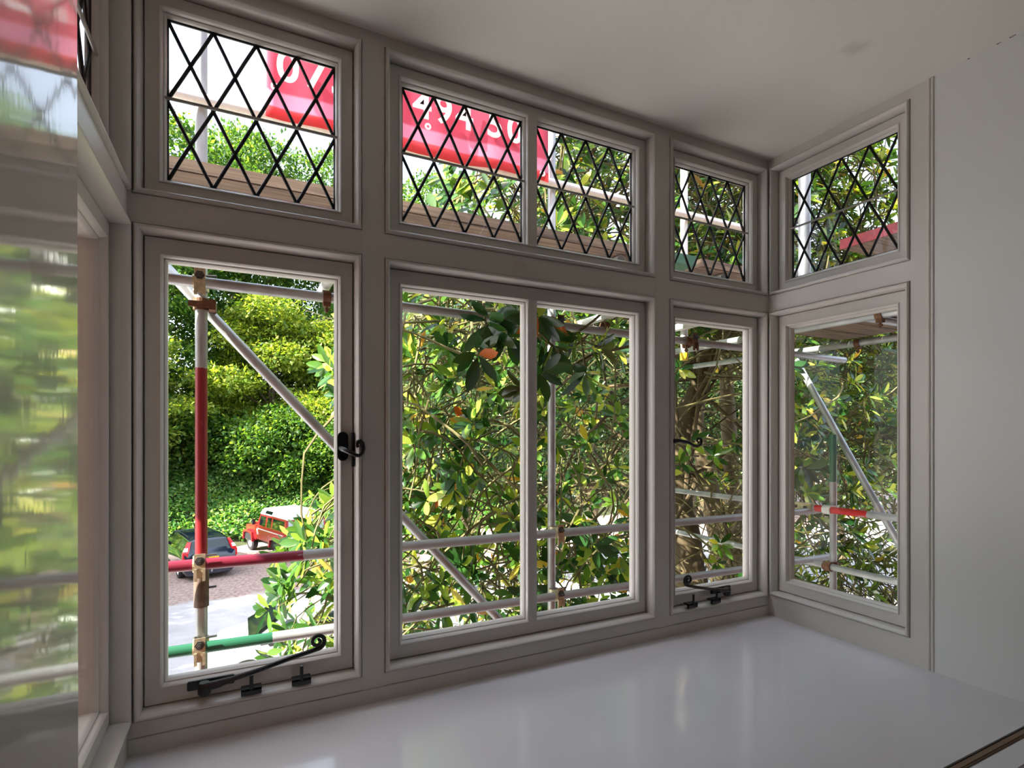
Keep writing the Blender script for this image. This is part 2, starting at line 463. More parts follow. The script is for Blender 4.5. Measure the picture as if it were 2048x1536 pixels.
# ------------------------------------------------------------------ mesh helpers
class MB:
    def __init__(self):
        self.v = []
        self.f = []
        self.mi = []
        self.cur = 0

    def quad(self, *idx):
        self.f.append(idx)
        self.mi.append(self.cur)

    def poly(self, pts):
        b = len(self.v)
        self.v += [tuple(p) for p in pts]
        self.quad(*range(b, b + len(pts)))

    def box(self, x0, x1, y0, y1, z0, z1):
        b = len(self.v)
        self.v += [(x0, y0, z0), (x1, y0, z0), (x1, y1, z0), (x0, y1, z0), (x0, y0, z1), (x1, y0, z1), (x1, y1, z1), (x0, y1, z1)]
        for q in ((0, 3, 2, 1), (4, 5, 6, 7), (0, 1, 5, 4), (1, 2, 6, 5), (2, 3, 7, 6), (3, 0, 4, 7)):
            self.quad(*[b + i for i in q])
        return self

    def hexa(self, pts):
        """8 points: bottom ring 4, top ring 4"""
        b = len(self.v)
        self.v += [tuple(p) for p in pts]
        for q in ((0, 3, 2, 1), (4, 5, 6, 7), (0, 1, 5, 4), (1, 2, 6, 5), (2, 3, 7, 6), (3, 0, 4, 7)):
            self.quad(*[b + i for i in q])
        return self

    def tube(self, path, r, n=12, caps=True, ry=None):
        P = [Vector(p) for p in path]
        R = list(r) if hasattr(r, '__len__') else [r] * len(P)
        b = len(self.v)
        up = None
        for i, p in enumerate(P):
            d = (P[min(i + 1, len(P) - 1)] - P[max(i - 1, 0)]).normalized()
            if up is None:
                up = Vector((0, 0, 1)) if abs(d.z) < 0.9 else Vector((0, 1, 0))
            s = d.cross(up)
            if s.length < 1e-6:
                s = d.cross(Vector((1, 0, 0)))
            s.normalize()
            up = s.cross(d).normalized()
            for k in range(n):
                a = 2 * PI * k / n
                q = p + s * (math.cos(a) * R[i]) + up * (math.sin(a) * R[i])
                self.v.append(tuple(q))
        for i in range(len(P) - 1):
            for k in range(n):
                a0 = b + i * n + k
                a1 = b + i * n + (k + 1) % n
                self.quad(a0, a1, a1 + n, a0 + n)
        if caps:
            self.quad(*[b + k for k in range(n)][::-1])
            self.quad(*[b + (len(P) - 1) * n + k for k in range(n)])
        return self

    def pipe(self, p0, p1, r, wall=0.005, n=16):
        """open-ended hollow tube"""
        p0, p1 = Vector(p0), Vector(p1)
        d = (p1 - p0).normalized()
        up = Vector((0, 0, 1)) if abs(d.z) < 0.9 else Vector((0, 1, 0))
        s = d.cross(up).normalized()
        up = s.cross(d)
        b = len(self.v)
        for p, rr in ((p0, r), (p1, r), (p1, r - wall), (p0, r - wall)):
            for k in range(n):
                a = 2 * PI * k / n
                self.v.append(tuple(p + s * (math.cos(a) * rr) + up * (math.sin(a) * rr)))
        for i in range(4):
            j = (i + 1) % 4
            for k in range(n):
                k1 = (k + 1) % n
                self.quad(b + i * n + k, b + i * n + k1, b + j * n + k1, b + j * n + k)
        return self

    def lathe(self, prof, origin, axis='y', n=24, closed=True):
        """prof: (radius, offset along axis)"""
        b = len(self.v)
        ox, oy, oz = origin
        for r, h in prof:
            for k in range(n):
                a = 2 * PI * k / n
                c, s = r * math.cos(a), r * math.sin(a)
                self.v.append({'x': (ox + h, oy + c, oz + s), 'y': (ox + c, oy + h, oz + s), 'z': (ox + c, oy + s, oz + h)}[axis])
        m = len(prof)
        for i in range(m if closed else m - 1):
            j = (i + 1) % m
            for k in range(n):
                k1 = (k + 1) % n
                self.quad(b + i * n + k, b + i * n + k1, b + j * n + k1, b + j * n + k)
        if not closed:
            for i in (0, m - 1):
                if prof[i][0] > 1e-5:
                    self.quad(*[b + i * n + k for k in range(n)])
        return self

    def prism(self, poly, h0, h1, plane='xz'):
        """extrude a 2-D outline between h0 and h1 on the third axis"""
        b = len(self.v)
        n = len(poly)

        def mk(p, h):
            return {'xz': (p[0], h, p[1]), 'xy': (p[0], p[1], h), 'yz': (h, p[0], p[1])}[plane]
        for h in (h0, h1):
            self.v += [mk(p, h) for p in poly]
        self.quad(*[b + i for i in range(n)])
        self.quad(*[b + n + i for i in range(n)][::-1])
        for i in range(n):
            j = (i + 1) % n
            self.quad(b + i, b + n + i, b + n + j, b + j)
        return self

    def build(self, name, mats, parent=None, smooth=False, bevel=0.0, world=True, xf=None, loc=None):
        v = [Vector(p) for p in self.v]
        if xf is not None:
            v = [xf @ p for p in v]
        off = Vector(loc) if loc is not None else Vector((0, 0, 0))
        base = Vector((0, 0, 0))
        if parent is not None and world:
            q = parent
            while q is not None:
                base = base + Vector(q.location)
                q = q.parent
        me = bpy.data.meshes.new(name)
        me.from_pydata([tuple(p - base - off) for p in v], [], self.f)
        if not isinstance(mats, (list, tuple)):
            mats = [mats]
        for m in mats:
            me.materials.append(m)
        me.polygons.foreach_set('material_index', self.mi)
        bm = bmesh.new()
        bm.from_mesh(me)
        bmesh.ops.recalc_face_normals(bm, faces=bm.faces)
        if bevel > 0:
            es = [e for e in bm.edges if len(e.link_faces) == 2 and e.calc_face_angle(0) > 0.6]
            bmesh.ops.bevel(bm, geom=es, offset=bevel, segments=2, affect='EDGES', clamp_overlap=True)
        bm.to_mesh(me)
        bm.free()
        if smooth:
            me.polygons.foreach_set('use_smooth', [True] * len(me.polygons))
            try:
                me.set_sharp_from_angle(angle=math.radians(40))
            except Exception:
                pass
        o = bpy.data.objects.new(name, me)
        COL.objects.link(o)
        if loc is not None:
            o.location = off
        if parent is not None:
            o.parent = parent
        return o


def tag(o, label=None, cat=None, group=None, kind=None):
    if label:
        o['label'] = label
    if cat:
        o['category'] = cat
    if group:
        o['group'] = group
    if kind:
        o['kind'] = kind
    return o


def empty(name, loc=(0, 0, 0), rz=0.0, parent=None):
    o = bpy.data.objects.new(name, None)
    o.empty_display_size = 0.1
    o.location = loc
    o.rotation_euler = (0, 0, rz)
    COL.objects.link(o)
    if parent:
        o.parent = parent
    return o


# ------------------------------------------------------------------ the bay: dimensions
Y0 = 1.2                     # inner face of the front wall
XL, XR = -0.186, 1.534       # inner faces of the side walls
ZS, ZC = 0.8024, 2.278       # window board, ceiling
A = (-0.178, 0.234)
B = (0.286, 1.058)
C = (1.115, 1.526)
R = (0.7836, 1.194)          # y range of the return windows
LO = (0.8636, 1.783)         # lower row
UP = (1.839, 2.2507)         # upper row
TH = 0.056                   # thickness of the joinery


def map_front(u, v, w):
    return (u, Y0 + w, v)


def map_right(u, v, w):      # u = y
    return (XR + w, u, v)


def map_left(u, v, w):
    return (XL - w, u, v)


MAPS = {'front': map_front, 'right': map_right, 'left': map_left}


class FMB(MB):
    """mesh builder working in wall coordinates (u, v, w)"""
    def __init__(self, side):
        super().__init__()
        self.m = MAPS[side]

    def wbox(self, u0, u1, v0, v1, w0, w1):
        m = self.m
        return self.hexa([m(u0, v0, w0), m(u1, v0, w0), m(u1, v0, w1), m(u0, v0, w1), m(u0, v1, w0), m(u1, v1, w0), m(u1, v1, w1), m(u0, v1, w1)])

    def ring(self, u0, u1, v0, v1, prof):
        """mitred frame; prof = closed list of (inset u, inset v, w)"""
        b = len(self.v)
        n = len(prof)
        for (iu, iv, w) in prof:
            for (u, v) in ((u0 + iu, v0 + iv), (u1 - iu, v0 + iv), (u1 - iu, v1 - iv), (u0 + iu, v1 - iv)):
                self.v.append(self.m(u, v, w))
        for i in range(n):
            j = (i + 1) % n
            for k in range(4):
                k1 = (k + 1) % 4
                self.quad(b + i * 4 + k, b + i * 4 + k1, b + j * 4 + k1, b + j * 4 + k)
        return self

    def wtube(self, path, r, n=8):
        return self.tube([self.m(*p) for p in path], r, n)


FRAME_PROF = [(0, 0, 0.012), (0, 0, -0.002), (0.0012, 0.0012, -0.0050), (0.0035, 0.0035, -0.0070), (0.0062, 0.0062, -0.0066), (0.0088, 0.0088, -0.0036),
              (0.0107, 0.0107, 0.0015), (0.0118, 0.0118, 0.0075), (0.0122, 0.0122, 0.0130), (0.0122, 0.0122, 0.0525), (-0.004, -0.004, 0.0525), (-0.004, -0.004, 0.012)]


def sash_prof(mu, mv):
    pts = [(0.0142, 0.0142, 0.032), (0.0142, 0.0142, 0.0250), (0.0150, 0.0150, 0.0240)]
    for du, w in ((-0.0125, 0.0240), (-0.0122, 0.0215), (-0.0100, 0.0213), (-0.0080, 0.0235), (-0.0062, 0.0280), (-0.0056, 0.0325),
                  (-0.0035, 0.0330), (-0.0012, 0.0365), (0.0, 0.0410), (0.0, 0.0520)):
        pts.append((mu + du, mv + du, w))
    pts += [(0.010, 0.010, 0.0520), (0.010, 0.010, 0.032)]
    return pts


def diamond_panes(u0, u1, v0, v1, nu, nv):
    W, H = (u1 - u0) / nu, (v1 - v0) / nv
    out = []
    cents = [(u0 + (i + .5) * W, v0 + (j + .5) * H) for i in range(nu) for j in range(nv)]
    cents += [(u0 + i * W, v0 + j * H) for i in range(nu + 1) for j in range(nv + 1)]
    for cu, cv in cents:
        poly = [(cu - W / 2, cv), (cu, cv - H / 2), (cu + W / 2, cv), (cu, cv + H / 2)]
        for ax, lim, sgn in ((0, u0, 1), (0, u1, -1), (1, v0, 1), (1, v1, -1)):
            res = []
            for i in range(len(poly)):
                p, q = poly[i], poly[(i + 1) % len(poly)]
                ip, iq = (p[ax] - lim) * sgn >= -1e-9, (q[ax] - lim) * sgn >= -1e-9
                if ip:
                    res.append(p)
                if ip != iq:
                    t = (lim - p[ax]) / (q[ax] - p[ax])
                    res.append((p[0] + t * (q[0] - p[0]), p[1] + t * (q[1] - p[1])))
            poly = res
        if len(poly) >= 3:
            area = 0.5 * abs(sum(poly[i][0] * poly[(i + 1) % len(poly)][1] - poly[(i + 1) % len(poly)][0] * poly[i][1] for i in range(len(poly))))
            if area > 1e-5:
                out.append(poly)
    return out


def pane_part(side, poly, parent, mat, w=0.044, t=0.003):
    mb = FMB(side)
    n = len(poly)
    for ww in (w, w + t):
        mb.v += [mb.m(u, v, ww) for u, v in poly]
    mb.quad(*range(n))
    mb.quad(*range(2 * n - 1, n - 1, -1))
    for i in range(n):
        j = (i + 1) % n
        mb.quad(i, j, n + j, n + i)
    return mb.build('pane', mat, parent)


def window(num, side, u, v, label, leaded, bar=False, mu=0.050, mv=None, deep=0.0):
    mv = mv if mv is not None else (0.048 if leaded else 0.056)
    mu = 0.049 if leaded else mu
    u0, u1 = u
    v0, v1 = v
    loc = MAPS[side]((u0 + u1) / 2, v0, 0)
    root = tag(empty('window_%d' % num, loc), label, 'window', kind='structure')
    FMB(side).ring(u0, u1, v0, v1, FRAME_PROF).build('frame', M['frame_paint'], root, smooth=True)
    sash = FMB(side)
    sash.ring(u0, u1, v0, v1, [(a_, b_, w_ + (deep if w_ > .05 else 0)) for a_, b_, w_ in sash_prof(mu, mv)])
    sash.build('fixed_light_frame' if bar else 'sash', M['frame_paint'], root, smooth=True)
    spans = [(u0 + mu, u1 - mu)]
    if bar:
        c = (u0 + u1) / 2
        h = 0.0215
        b = FMB(side)
        pr = [(-h, 0.0520), (-h, 0.041), (-h + 0.0012, 0.0365), (-h + 0.0035, 0.033), (-h + 0.0056, 0.0325), (-h + 0.008, 0.0242), (-h + 0.011, 0.0225),
              (h - 0.011, 0.0225), (h - 0.008, 0.0242), (h - 0.0056, 0.0325), (h - 0.0035, 0.033), (h - 0.0012, 0.0365), (h, 0.041), (h, 0.0520)]
        n = len(pr)
        for vv in (v0 + mv - 0.014, v1 - mv + 0.014):
            b.v += [b.m(c + p, vv, w) for p, w in pr]
        b.quad(*range(n))
        b.quad(*range(n, 2 * n))
        for i in range(n):
            j = (i + 1) % n
            b.quad(i, j, n + j, n + i)
        b.build('glazing_bar', M['frame_paint'], root, smooth=True)
        spans = [(u0 + mu, c - h), (c + h, u1 - mu)]
    g0, g1 = v0 + mv, v1 - mv
    for (a, b_) in spans:
        if not leaded:
            pane_part(side, [(a - .003, g0 - .003), (b_ + .003, g0 - .003), (b_ + .003, g1 + .003), (a - .003, g1 + .003)], root, M['glass'])
            continue
        nu, nv = 4, 2
        for poly in diamond_panes(a, b_, g0, g1, nu, nv):
            pane_part(side, poly, root, M['lead_glass'])
        lat = FMB(side)
        W, H = (b_ - a) / nu, (g1 - g0) / nv
        slope = H / W
        r_ = 0.0036

        def came(p, q):
            L = 7
            pts = []
            for i in range(L + 1):
                t = i / L
                pts.append((p[0] + (q[0] - p[0]) * t + random.uniform(-.0006, .0006), p[1] + (q[1] - p[1]) * t, 0.0455 + random.uniform(-.0004, .0004)))
            lat.wtube(pts, r_, 8)
        for k in range(-2 * nv, nu + 2 * nv):
            for sg in (1, -1):
                # line u = a + k*W + (v-g0)/slope*sg
                pts = []
                for v_ in (g0, g1):
                    pts.append((a + k * W + (v_ - g0) / slope * sg, v_))
                (ua, va), (ub, vb) = pts
                t0, t1 = 0.0, 1.0
                du = ub - ua
                if du > 0:
                    t0, t1 = max(t0, (a - ua) / du), min(t1, (b_ - ua) / du)
                else:
                    t0, t1 = max(t0, (b_ - ua) / du), min(t1, (a - ua) / du)
                if t1 - t0 > 0.02:
                    came((ua + du * t0, va + (vb - va) * t0), (ua + du * t1, va + (vb - va) * t1))
        for p, q in (((a, g0), (b_, g0)), ((b_, g0), (b_, g1)), ((b_, g1), (a, g1)), ((a, g1), (a, g0))):
            lat.wtube([(p[0], p[1], .0455), (q[0], q[1], .0455)], 0.0030, 6)
        lat.build('lead_lattice', M['lead'], root, smooth=True)
        sb = FMB(side)
        vm = (g0 + g1) / 2
        sb.wtube([(a - .008, vm, .036), (b_ + .008, vm, .036)], 0.0032, 8)
        sb.build('saddle_bar', M['bar_grey'], root, smooth=True)
    return root


# ------------------------------------------------------------------ room shell
def struct(name, label=None, cat=None, loc=(0, 0, 0)):
    return tag(empty(name, loc), label, cat, kind='structure')


wf = struct('wall_front', 'white painted timber bay wall framing the long front row of windows', 'wall', (0.67, Y0, ZS))
G = 0.0016
for x0, x1 in ((XL, A[0] - G), (A[1] + G, B[0] - G), (B[1] + G, C[0] - G), (C[1] + G, XR)):
    FMB('front').wbox(x0, x1, ZS - .02, ZC + .02, 0, TH).build('mullion', M['frame_paint'], wf)
for nm, z0, z1 in (('head_rail', UP[1] + G, ZC + .02), ('transom', LO[1] + G, UP[0] - G), ('bottom_rail', 0.8345, LO[0] - G)):
    mb = FMB('front')
    for b in (A, B, C):
        mb.wbox(b[0] - G, b[1] + G, z0, z1, 0.0003, TH)
    mb.build(nm, M['frame_paint'], wf)
FMB('front').wbox(XL, XR, ZS - .02, 0.8335, -0.0025, TH).build('skirting_board', M['frame_paint'], wf, bevel=0.001)
# worn patch of paint on the transom, under the middle lights
mb = MB()
for i in range(46):
    px = 0.62 + random.gauss(0, 0.010)
    pz = 1.812 + random.gauss(0, 0.008)
    s = random.uniform(0.0006, 0.0022)
    k = random.uniform(0, PI)
    mb.prism([(px + s * math.cos(k + q) * random.uniform(.5, 1.3), pz + s * math.sin(k + q) * random.uniform(.5, 1.3)) for q in (0, 1.2, 2.4, 3.6, 4.9)], Y0 - 0.0003, Y0 + 0.0006, 'xz')
mb.build('chipped_paint_patch', simple('chipped_undercoat', rgb(206, 190, 168), 0.8), wf)

wr = struct('wall_right', 'white painted side wall of the bay running past the narrow return window', 'wall', (XR, 0.8, ZS))
mb = FMB('right')
mb.wbox(R[1] + G, Y0 + TH, ZS - .02, ZC + .02, 0, TH)
mb.wbox(0.7436, R[0] - G, ZS - .02, ZC + .02, 0, TH)
mb.build('casing', M['frame_paint'], wr)
for nm, z0, z1 in (('head_rail', UP[1] + G, ZC + .02), ('transom', LO[1] + G, UP[0] - G), ('bottom_rail', ZS - .02, LO[0] + .006 - G)):
    FMB('right').wbox(R[0] - G, R[1] + G, z0, z1, 0.0003, TH).build(nm, M['frame_paint'], wr)
mb = FMB('right')
for yb in (0.7405, 0.7325):
    mb.tube([(XR + .001, yb, ZS - .01), (XR + .001, yb, ZC + .01)], 0.0040, 10)
mb.build('beading', M['frame_paint'], wr, smooth=True)
MB().box(XR + .0006, XR + 0.20, 0.30, 0.7425, 0.0, ZC + .02).build('plaster', M['wall_paint'], wr)
MB().box(XR + .2, 3.4, 0.30, 0.5, 0.0, ZC + .02).build('room_side', M['wall_paint'], wr)

wl = struct('wall_left', 'glossy white side wall close beside the viewer, mirroring the garden', 'wall', (XL, 0.8, ZS))
mb = FMB('left')
mb.wbox(R[1] + G, Y0 + TH, ZS - .02, ZC + .02, 0, TH)
mb.build('corner_post', M['frame_paint'], wl)
for nm, z0, z1 in (('head_rail', UP[1] + G, ZC + .02), ('transom', LO[1] + G, UP[0] - G), ('bottom_rail', ZS - .02, LO[0] - G)):
    FMB('left').wbox(R[0] - G, R[1] + G, z0, z1, 0.0003, TH).build(nm, M['frame_paint'], wl)
XP = -0.168
mb = MB()
mb.hexa([(XP - .0006, 0.658, ZS - .02), (XP, 0.782, ZS - .02), (XP - .12, 0.782, ZS - .02), (XP - .12, 0.658, ZS - .02),
         (XP - .0022, 0.672, ZC + .02), (XP - .0016, 0.782, ZC + .02), (XP - .12, 0.782, ZC + .02), (XP - .12, 0.672, ZC + .02)])
mb.build('casing', M['gloss_wall'], wl)
mb = MB()
mb.hexa([(XP + .0002, 0.30, 0), (XP + .0008, 0.6575, 0), (XP - .2, 0.6575, 0), (XP - .2, 0.30, 0),
         (XP - .0004, 0.30, ZC + .02), (XP, 0.6715, ZC + .02), (XP - .2, 0.6715, ZC + .02), (XP - .2, 0.30, ZC + .02)])
mb.build('plaster', M['gloss_wall'], wl)
MB().box(-1.9, XP - .2, 0.30, 0.5, 0.0, ZC + .02).build('room_side', M['wall_paint'], wl)

tag(MB().box(-1.9, 3.4, -3.2, .45, ZC, ZC + .12).box(XL - TH, XR + TH, .45, Y0 + TH, ZC, ZC + .12).build('ceiling', M['ceiling_paint']), 'flat white plaster ceiling with a faint brown scuff', 'ceiling', kind='structure')
mb = MB()
for i in range(8):
    yy = random.choice((.60, .60, .66, .572)) + random.gauss(0, .006)
    ln = random.uniform(.001, .004)
    mb.box(XR - .0012, XR + .0007, yy, yy + ln, ZC - random.uniform(.0006, .0018), ZC - .0002)
fl = mb.build('crack', simple('dark_joint_crack', rgb(84, 78, 70), 0.9), wr)
fl['kind'] = 'stuff'
tag(MB().box(-1.9, 3.4, -3.2, 0.5, -.12, 0).build('floor', M['floor_wood']), 'timber floor of the room below the window board', 'floor', kind='structure')
tag(MB().box(-2.05, -1.9, -3.2, 0.5, -.12, ZC + .12).build('wall_west', M['wall_paint']), 'plain white room wall out of view', 'wall', kind='structure')
tag(MB().box(-2.05, 3.55, -3.35, -3.2, -.12, ZC + .12).build('wall_back', M['wall_paint']), 'plain white room wall behind the viewer', 'wall', kind='structure')
tag(MB().box(3.4, 3.55, -3.2, 0.5, -.12, ZC + .12).build('wall_east', M['wall_paint']), 'plain white room wall on the far side, out of view', 'wall', kind='structure')

sill = struct('trim_1', 'deep glossy white window board with a brown bead along its front edge', 'window board', (0.67, 0.86, ZS))
MB().box(XP, XR, 0.515, 0.80, ZS - .035, ZS).box(XL, XR, 0.80, Y0 + .01, ZS - .035, ZS).build('board', M['sill_paint'], sill)
MB().box(XP, XR, 0.5135, 0.5149, ZS - .05, ZS - .003).build('gap_shadow_strip', M['plastic'], sill)  # black strip standing in for the shadow in the joint
MB().box(XP, XR, 0.501, 0.5134, ZS - .05, ZS - .002).build('wood_bead', M['raw_wood'], sill, bevel=0.002)
mb = MB()
mb.box(XP, XR, 0.455, 0.5009, ZS - .05, ZS - .004)
mb.build('nosing', M['sill_paint'], sill, bevel=0.004)
MB().box(XP, XR, 0.44, 0.4549, ZS - .06, ZS - .008).build('lower_bead', M['raw_wood'], sill, bevel=0.002)
MB().box(XP, XR, 0.46, 0.49, 0.0, ZS - .05).build('apron', M['wall_paint'], sill)

# ------------------------------------------------------------------ windows
window(1, 'left', R, LO, 'lower return window in the left side wall, seen almost edge on', False, deep=0.05)
window(2, 'left', R, UP, 'small leaded return light high in the left side wall, seen edge on', True)
w3 = window(3, 'front', A, LO, 'tall single casement at the left end, parked cars showing through', False)
window(4, 'front', A, UP, 'leaded light above the left casement, showing the start of the red banner', True)
window(5, 'front', B, LO, 'wide fixed window in the middle split in two by a slim bar', False, bar=True)
window(6, 'front', B, UP, 'wide pair of leaded lights above the middle window, mostly red banner', True, bar=True)
w7 = window(7, 'front', C, LO, 'narrow single casement beside the right corner, tree trunks behind', False)
window(8, 'front', C, UP, 'leaded light above the narrow right casement of the front wall', True)
window(9, 'right', R, (LO[0] + .006, LO[1]), 'lower return window in the right side wall with the green topped pole', False)
window(10, 'right', R, UP, 'leaded return light high in the right side wall', True)


# ------------------------------------------------------------------ window ironmongery
def spiral(cx, cz, r0, r1, a0, turns, y, n=26, sgn=1):
    out = []
    for i in range(n + 1):
        t = i / n
        a = a0 + sgn * turns * 2 * PI * t
        r = r0 + (r1 - r0) * t
        out.append((cx + r * math.cos(a), y, cz + r * math.sin(a)))
    return out


def stay(parent, xp, xpin, sg, zoff=0.0, length=0.205, short=1.0):
    """curly casement stay; sg=+1: pivot on the left, scroll to the right"""
    ys = 1.196
    lab = 'black iron stay with a curled end pivoting at the left' if sg > 0 else 'black iron stay with a curled end pivoting at the right'
    mb = MB()
    x0, x1 = sorted((xp - sg * 0.030, xp + sg * 0.052))
    mb.box(x0, x1, 1.2165, 1.2242, 0.8945, 0.912)
    o = mb.build('casement_stay', M['black_iron'], parent, bevel=0.0015)
    o['label'] = lab
    mb = MB()
    mb.lathe([(0.0, -0.016), (0.008, -0.015), (0.0115, -0.010), (0.0115, 0.006), (0.009, 0.010), (0.0, 0.010)], (xp, 1.205, 0.902), 'z', 16, closed=False)
    mb.build('pivot', M['black_iron'], o, smooth=True)
    y = 1.184
    z0 = 0.904
    path = [(xp, y + .018, z0), (xp + sg * .022, y + .012, z0 + .004), (xp + sg * .05, y + .004, z0 + .012), (xp + sg * .10 * short, y - .003, z0 + .0235 + zoff), (xp + sg * .15 * short, y - .003, z0 + .0345 + zoff)]
    rad = [0.0085, 0.0080, 0.0052, 0.0042, 0.0046]
    tip = (xp + sg * length * short, z0 + .056 + zoff)
    if sg > 0:
        sp = spiral(tip[0], tip[1] + .004, 0.0155, 0.0035, -PI / 2 + .35, 1.45, y - .003)
    else:
        sp = spiral(tip[0], tip[1] + .004, 0.0155, 0.0035, PI + PI / 2 - .35, 1.45, y - .003, sgn=-1)
    path += sp
    rad += list(np.linspace(0.0046, 0.0030, len(sp)))
    MB().tube(path, rad, 10).build('arm', M['black_iron'], o, smooth=True)
    for xq in xpin:
        mb = MB()
        mb.box(xq - 0.0185, xq + 0.0185, 1.1875, 1.1952, 0.8765, 0.8895 + 0.001)
        mb.box(xq - 0.0185, xq + 0.0185, 1.1875, 1.2095, 0.8845, 0.8895)
        q = mb.build('stay_pin', M['black_iron'], parent, bevel=0.001)
        q['label'] = 'black stay pin on the frame'
        MB().tube([(xq, 1.188, 0.887), (xq, 1.187, 0.917)], 0.0034, 8).build('peg', M['black_iron'], q, smooth=True)


stay(w3, -0.064, (0.018, 0.111), 1)
stay(w7, 1.352, (1.289, 1.194), -1, length=0.185)


def fastener(parent, xs, sg):
    mb = MB()
    pts = []
    for i in range(24):
        a = 2 * PI * i / 24
        cz = 1.366 + (0.020 if math.sin(a) > 0 else -0.020)
        pts.append((xs + 0.0115 * math.cos(a), cz + 0.0115 * math.sin(a)))
    mb.prism(pts, 1.2165, 1.2242, 'xz')
    o = mb.build('casement_fastener', M['black_iron'], parent, bevel=0.001)
    o['label'] = 'black iron latch with a curled handle'
    x1 = xs + sg * 0.018
    MB().box(min(x1, x1 + sg * .004), max(x1, x1 + sg * .004), 1.206, 1.2165, 1.322, 1.396).build('keep_plate', M['black_iron'], o)
    y = 1.190
    path = [(xs - sg * .003, 1.217, 1.362), (xs, 1.202, 1.360), (xs + sg * .010, y, 1.354), (xs + sg * .022, y - .004, 1.3475), (xs + sg * .029, y - .004, 1.3465),
            (xs + sg * .0345, y - .004, 1.352), (xs + sg * .0365, y - .004, 1.362), (xs + sg * .0350, y - .004, 1.373), (xs + sg * .0300, y - .004, 1.379),
            (xs + sg * .0250, y - .004, 1.376), (xs + sg * .0238, y - .004, 1.369), (xs + sg * .0262, y - .004, 1.3645)]
    MB().tube(path, [.007, .0062, .0048, .0042, .0044, .005, .0058, .0055, .005, .0045, .004, .0032], 10).build('handle', M['black_iron'], o, smooth=True)


fastener(w3, 0.198, 1)
fb = MB()


def fastener3(parent):
    xs = 1.134
    mb = MB()
    mb.box(xs - .0045, xs + .0080, 1.2165, 1.2242, 1.335, 1.398)
    o = mb.build('casement_fastener', M['black_iron'], parent, bevel=0.002)
    o['label'] = 'black iron latch with a curled handle'
    y = 1.170
    path = [(xs + .002, 1.217, 1.369), (xs + .003, 1.2, 1.370), (xs + .008, 1.186, 1.3715), (xs + .022, y, 1.3665), (xs + .042, y, 1.3575), (xs + .0575, y, 1.3545), (xs + .070, y, 1.359),
            (xs + .0745, y, 1.368), (xs + .070, y, 1.377), (xs + .0605, y, 1.3775), (xs + .0565, y, 1.371), (xs + .061, y, 1.366)]
    MB().tube(path, [.007, .0065, .006, .0052, .0045, .0046, .0045, .0042, .004, .0036, .0033, .0028], 10).build('handle', M['black_iron'], o, smooth=True)


fastener3(w7)

# ------------------------------------------------------------------ the outside of the house
we = struct('wall_exterior', 'outer brick and roof of the house around the bay', 'wall', (0.67, 0.5, -3.9))
MB().box(-.32, 1.66, .30, 1.33, -3.9, ZS - .04).build('bay_base', M['brick'], we)
MB().box(-8, -.30, .30, .56, -3.9, 2.55).box(1.66, 9, .30, .56, -3.9, 2.55).build('facade', M['brick'], we)
MB().box(XL - TH, XR + TH, .30, Y0 + TH, ZC + .12, ZC + .24).box(-.80, XL - TH, .56, Y0 + TH, ZC + .14, ZC + .22).build('bay_roof', M['rooftile'], we)  # unseen left overhang added to keep sun off the left light
mb = MB()
mb.prism([(0.95, 2.55), (0.95, 2.63), (-4.0, 5.2), (-9.0, 2.63), (-9, 2.55)], -8.3, 9.3, 'yz')
mb.build('roof', M['rooftile'], we)
tag(MB().box(-120, 160, 0.6, 190, -4.2, -3.9).box(-120, 160, -60, .6, -4.21, -3.91).build('ground', M['ground']), 'gravel parking area and pale tarmac drive below the window', 'ground', kind='structure')

#@@OUTSIDE@@
# ------------------------------------------------------------------ scaffolding
RT = 0.02415
sc = tag(empty('scaffolding', (0.74, 2.74, -3.9)), 'tube and coupler steel scaffolding standing outside the bay windows', 'scaffolding')


def ztube(name, p0, p1, mat, label=None, r=RT, hollow=True, parent=None):
    """tube whose local Z runs along it (so paint bands follow it)"""
    p0, p1 = Vector(p0), Vector(p1)
    d = p1 - p0
    L = d.length
    mb = MB()
    if hollow:
        mb.pipe((0, 0, 0), (0, 0, L), r, 0.004, 18)
    else:
        mb.tube([(0, 0, 0), (0, 0, L)], r, 18)
    o = mb.build(name, mat, None, smooth=True)
    par = parent or sc
    base = Vector((0, 0, 0))
    q = par
    while q is not None:
        base += Vector(q.location)
        q = q.parent
    o.parent = par
    o.location = p0 - base
    o.rotation_mode = 'QUATERNION'
    o.rotation_quaternion = d.to_track_quat('Z', 'Y')
    if label:
        o['label'] = label
    return o


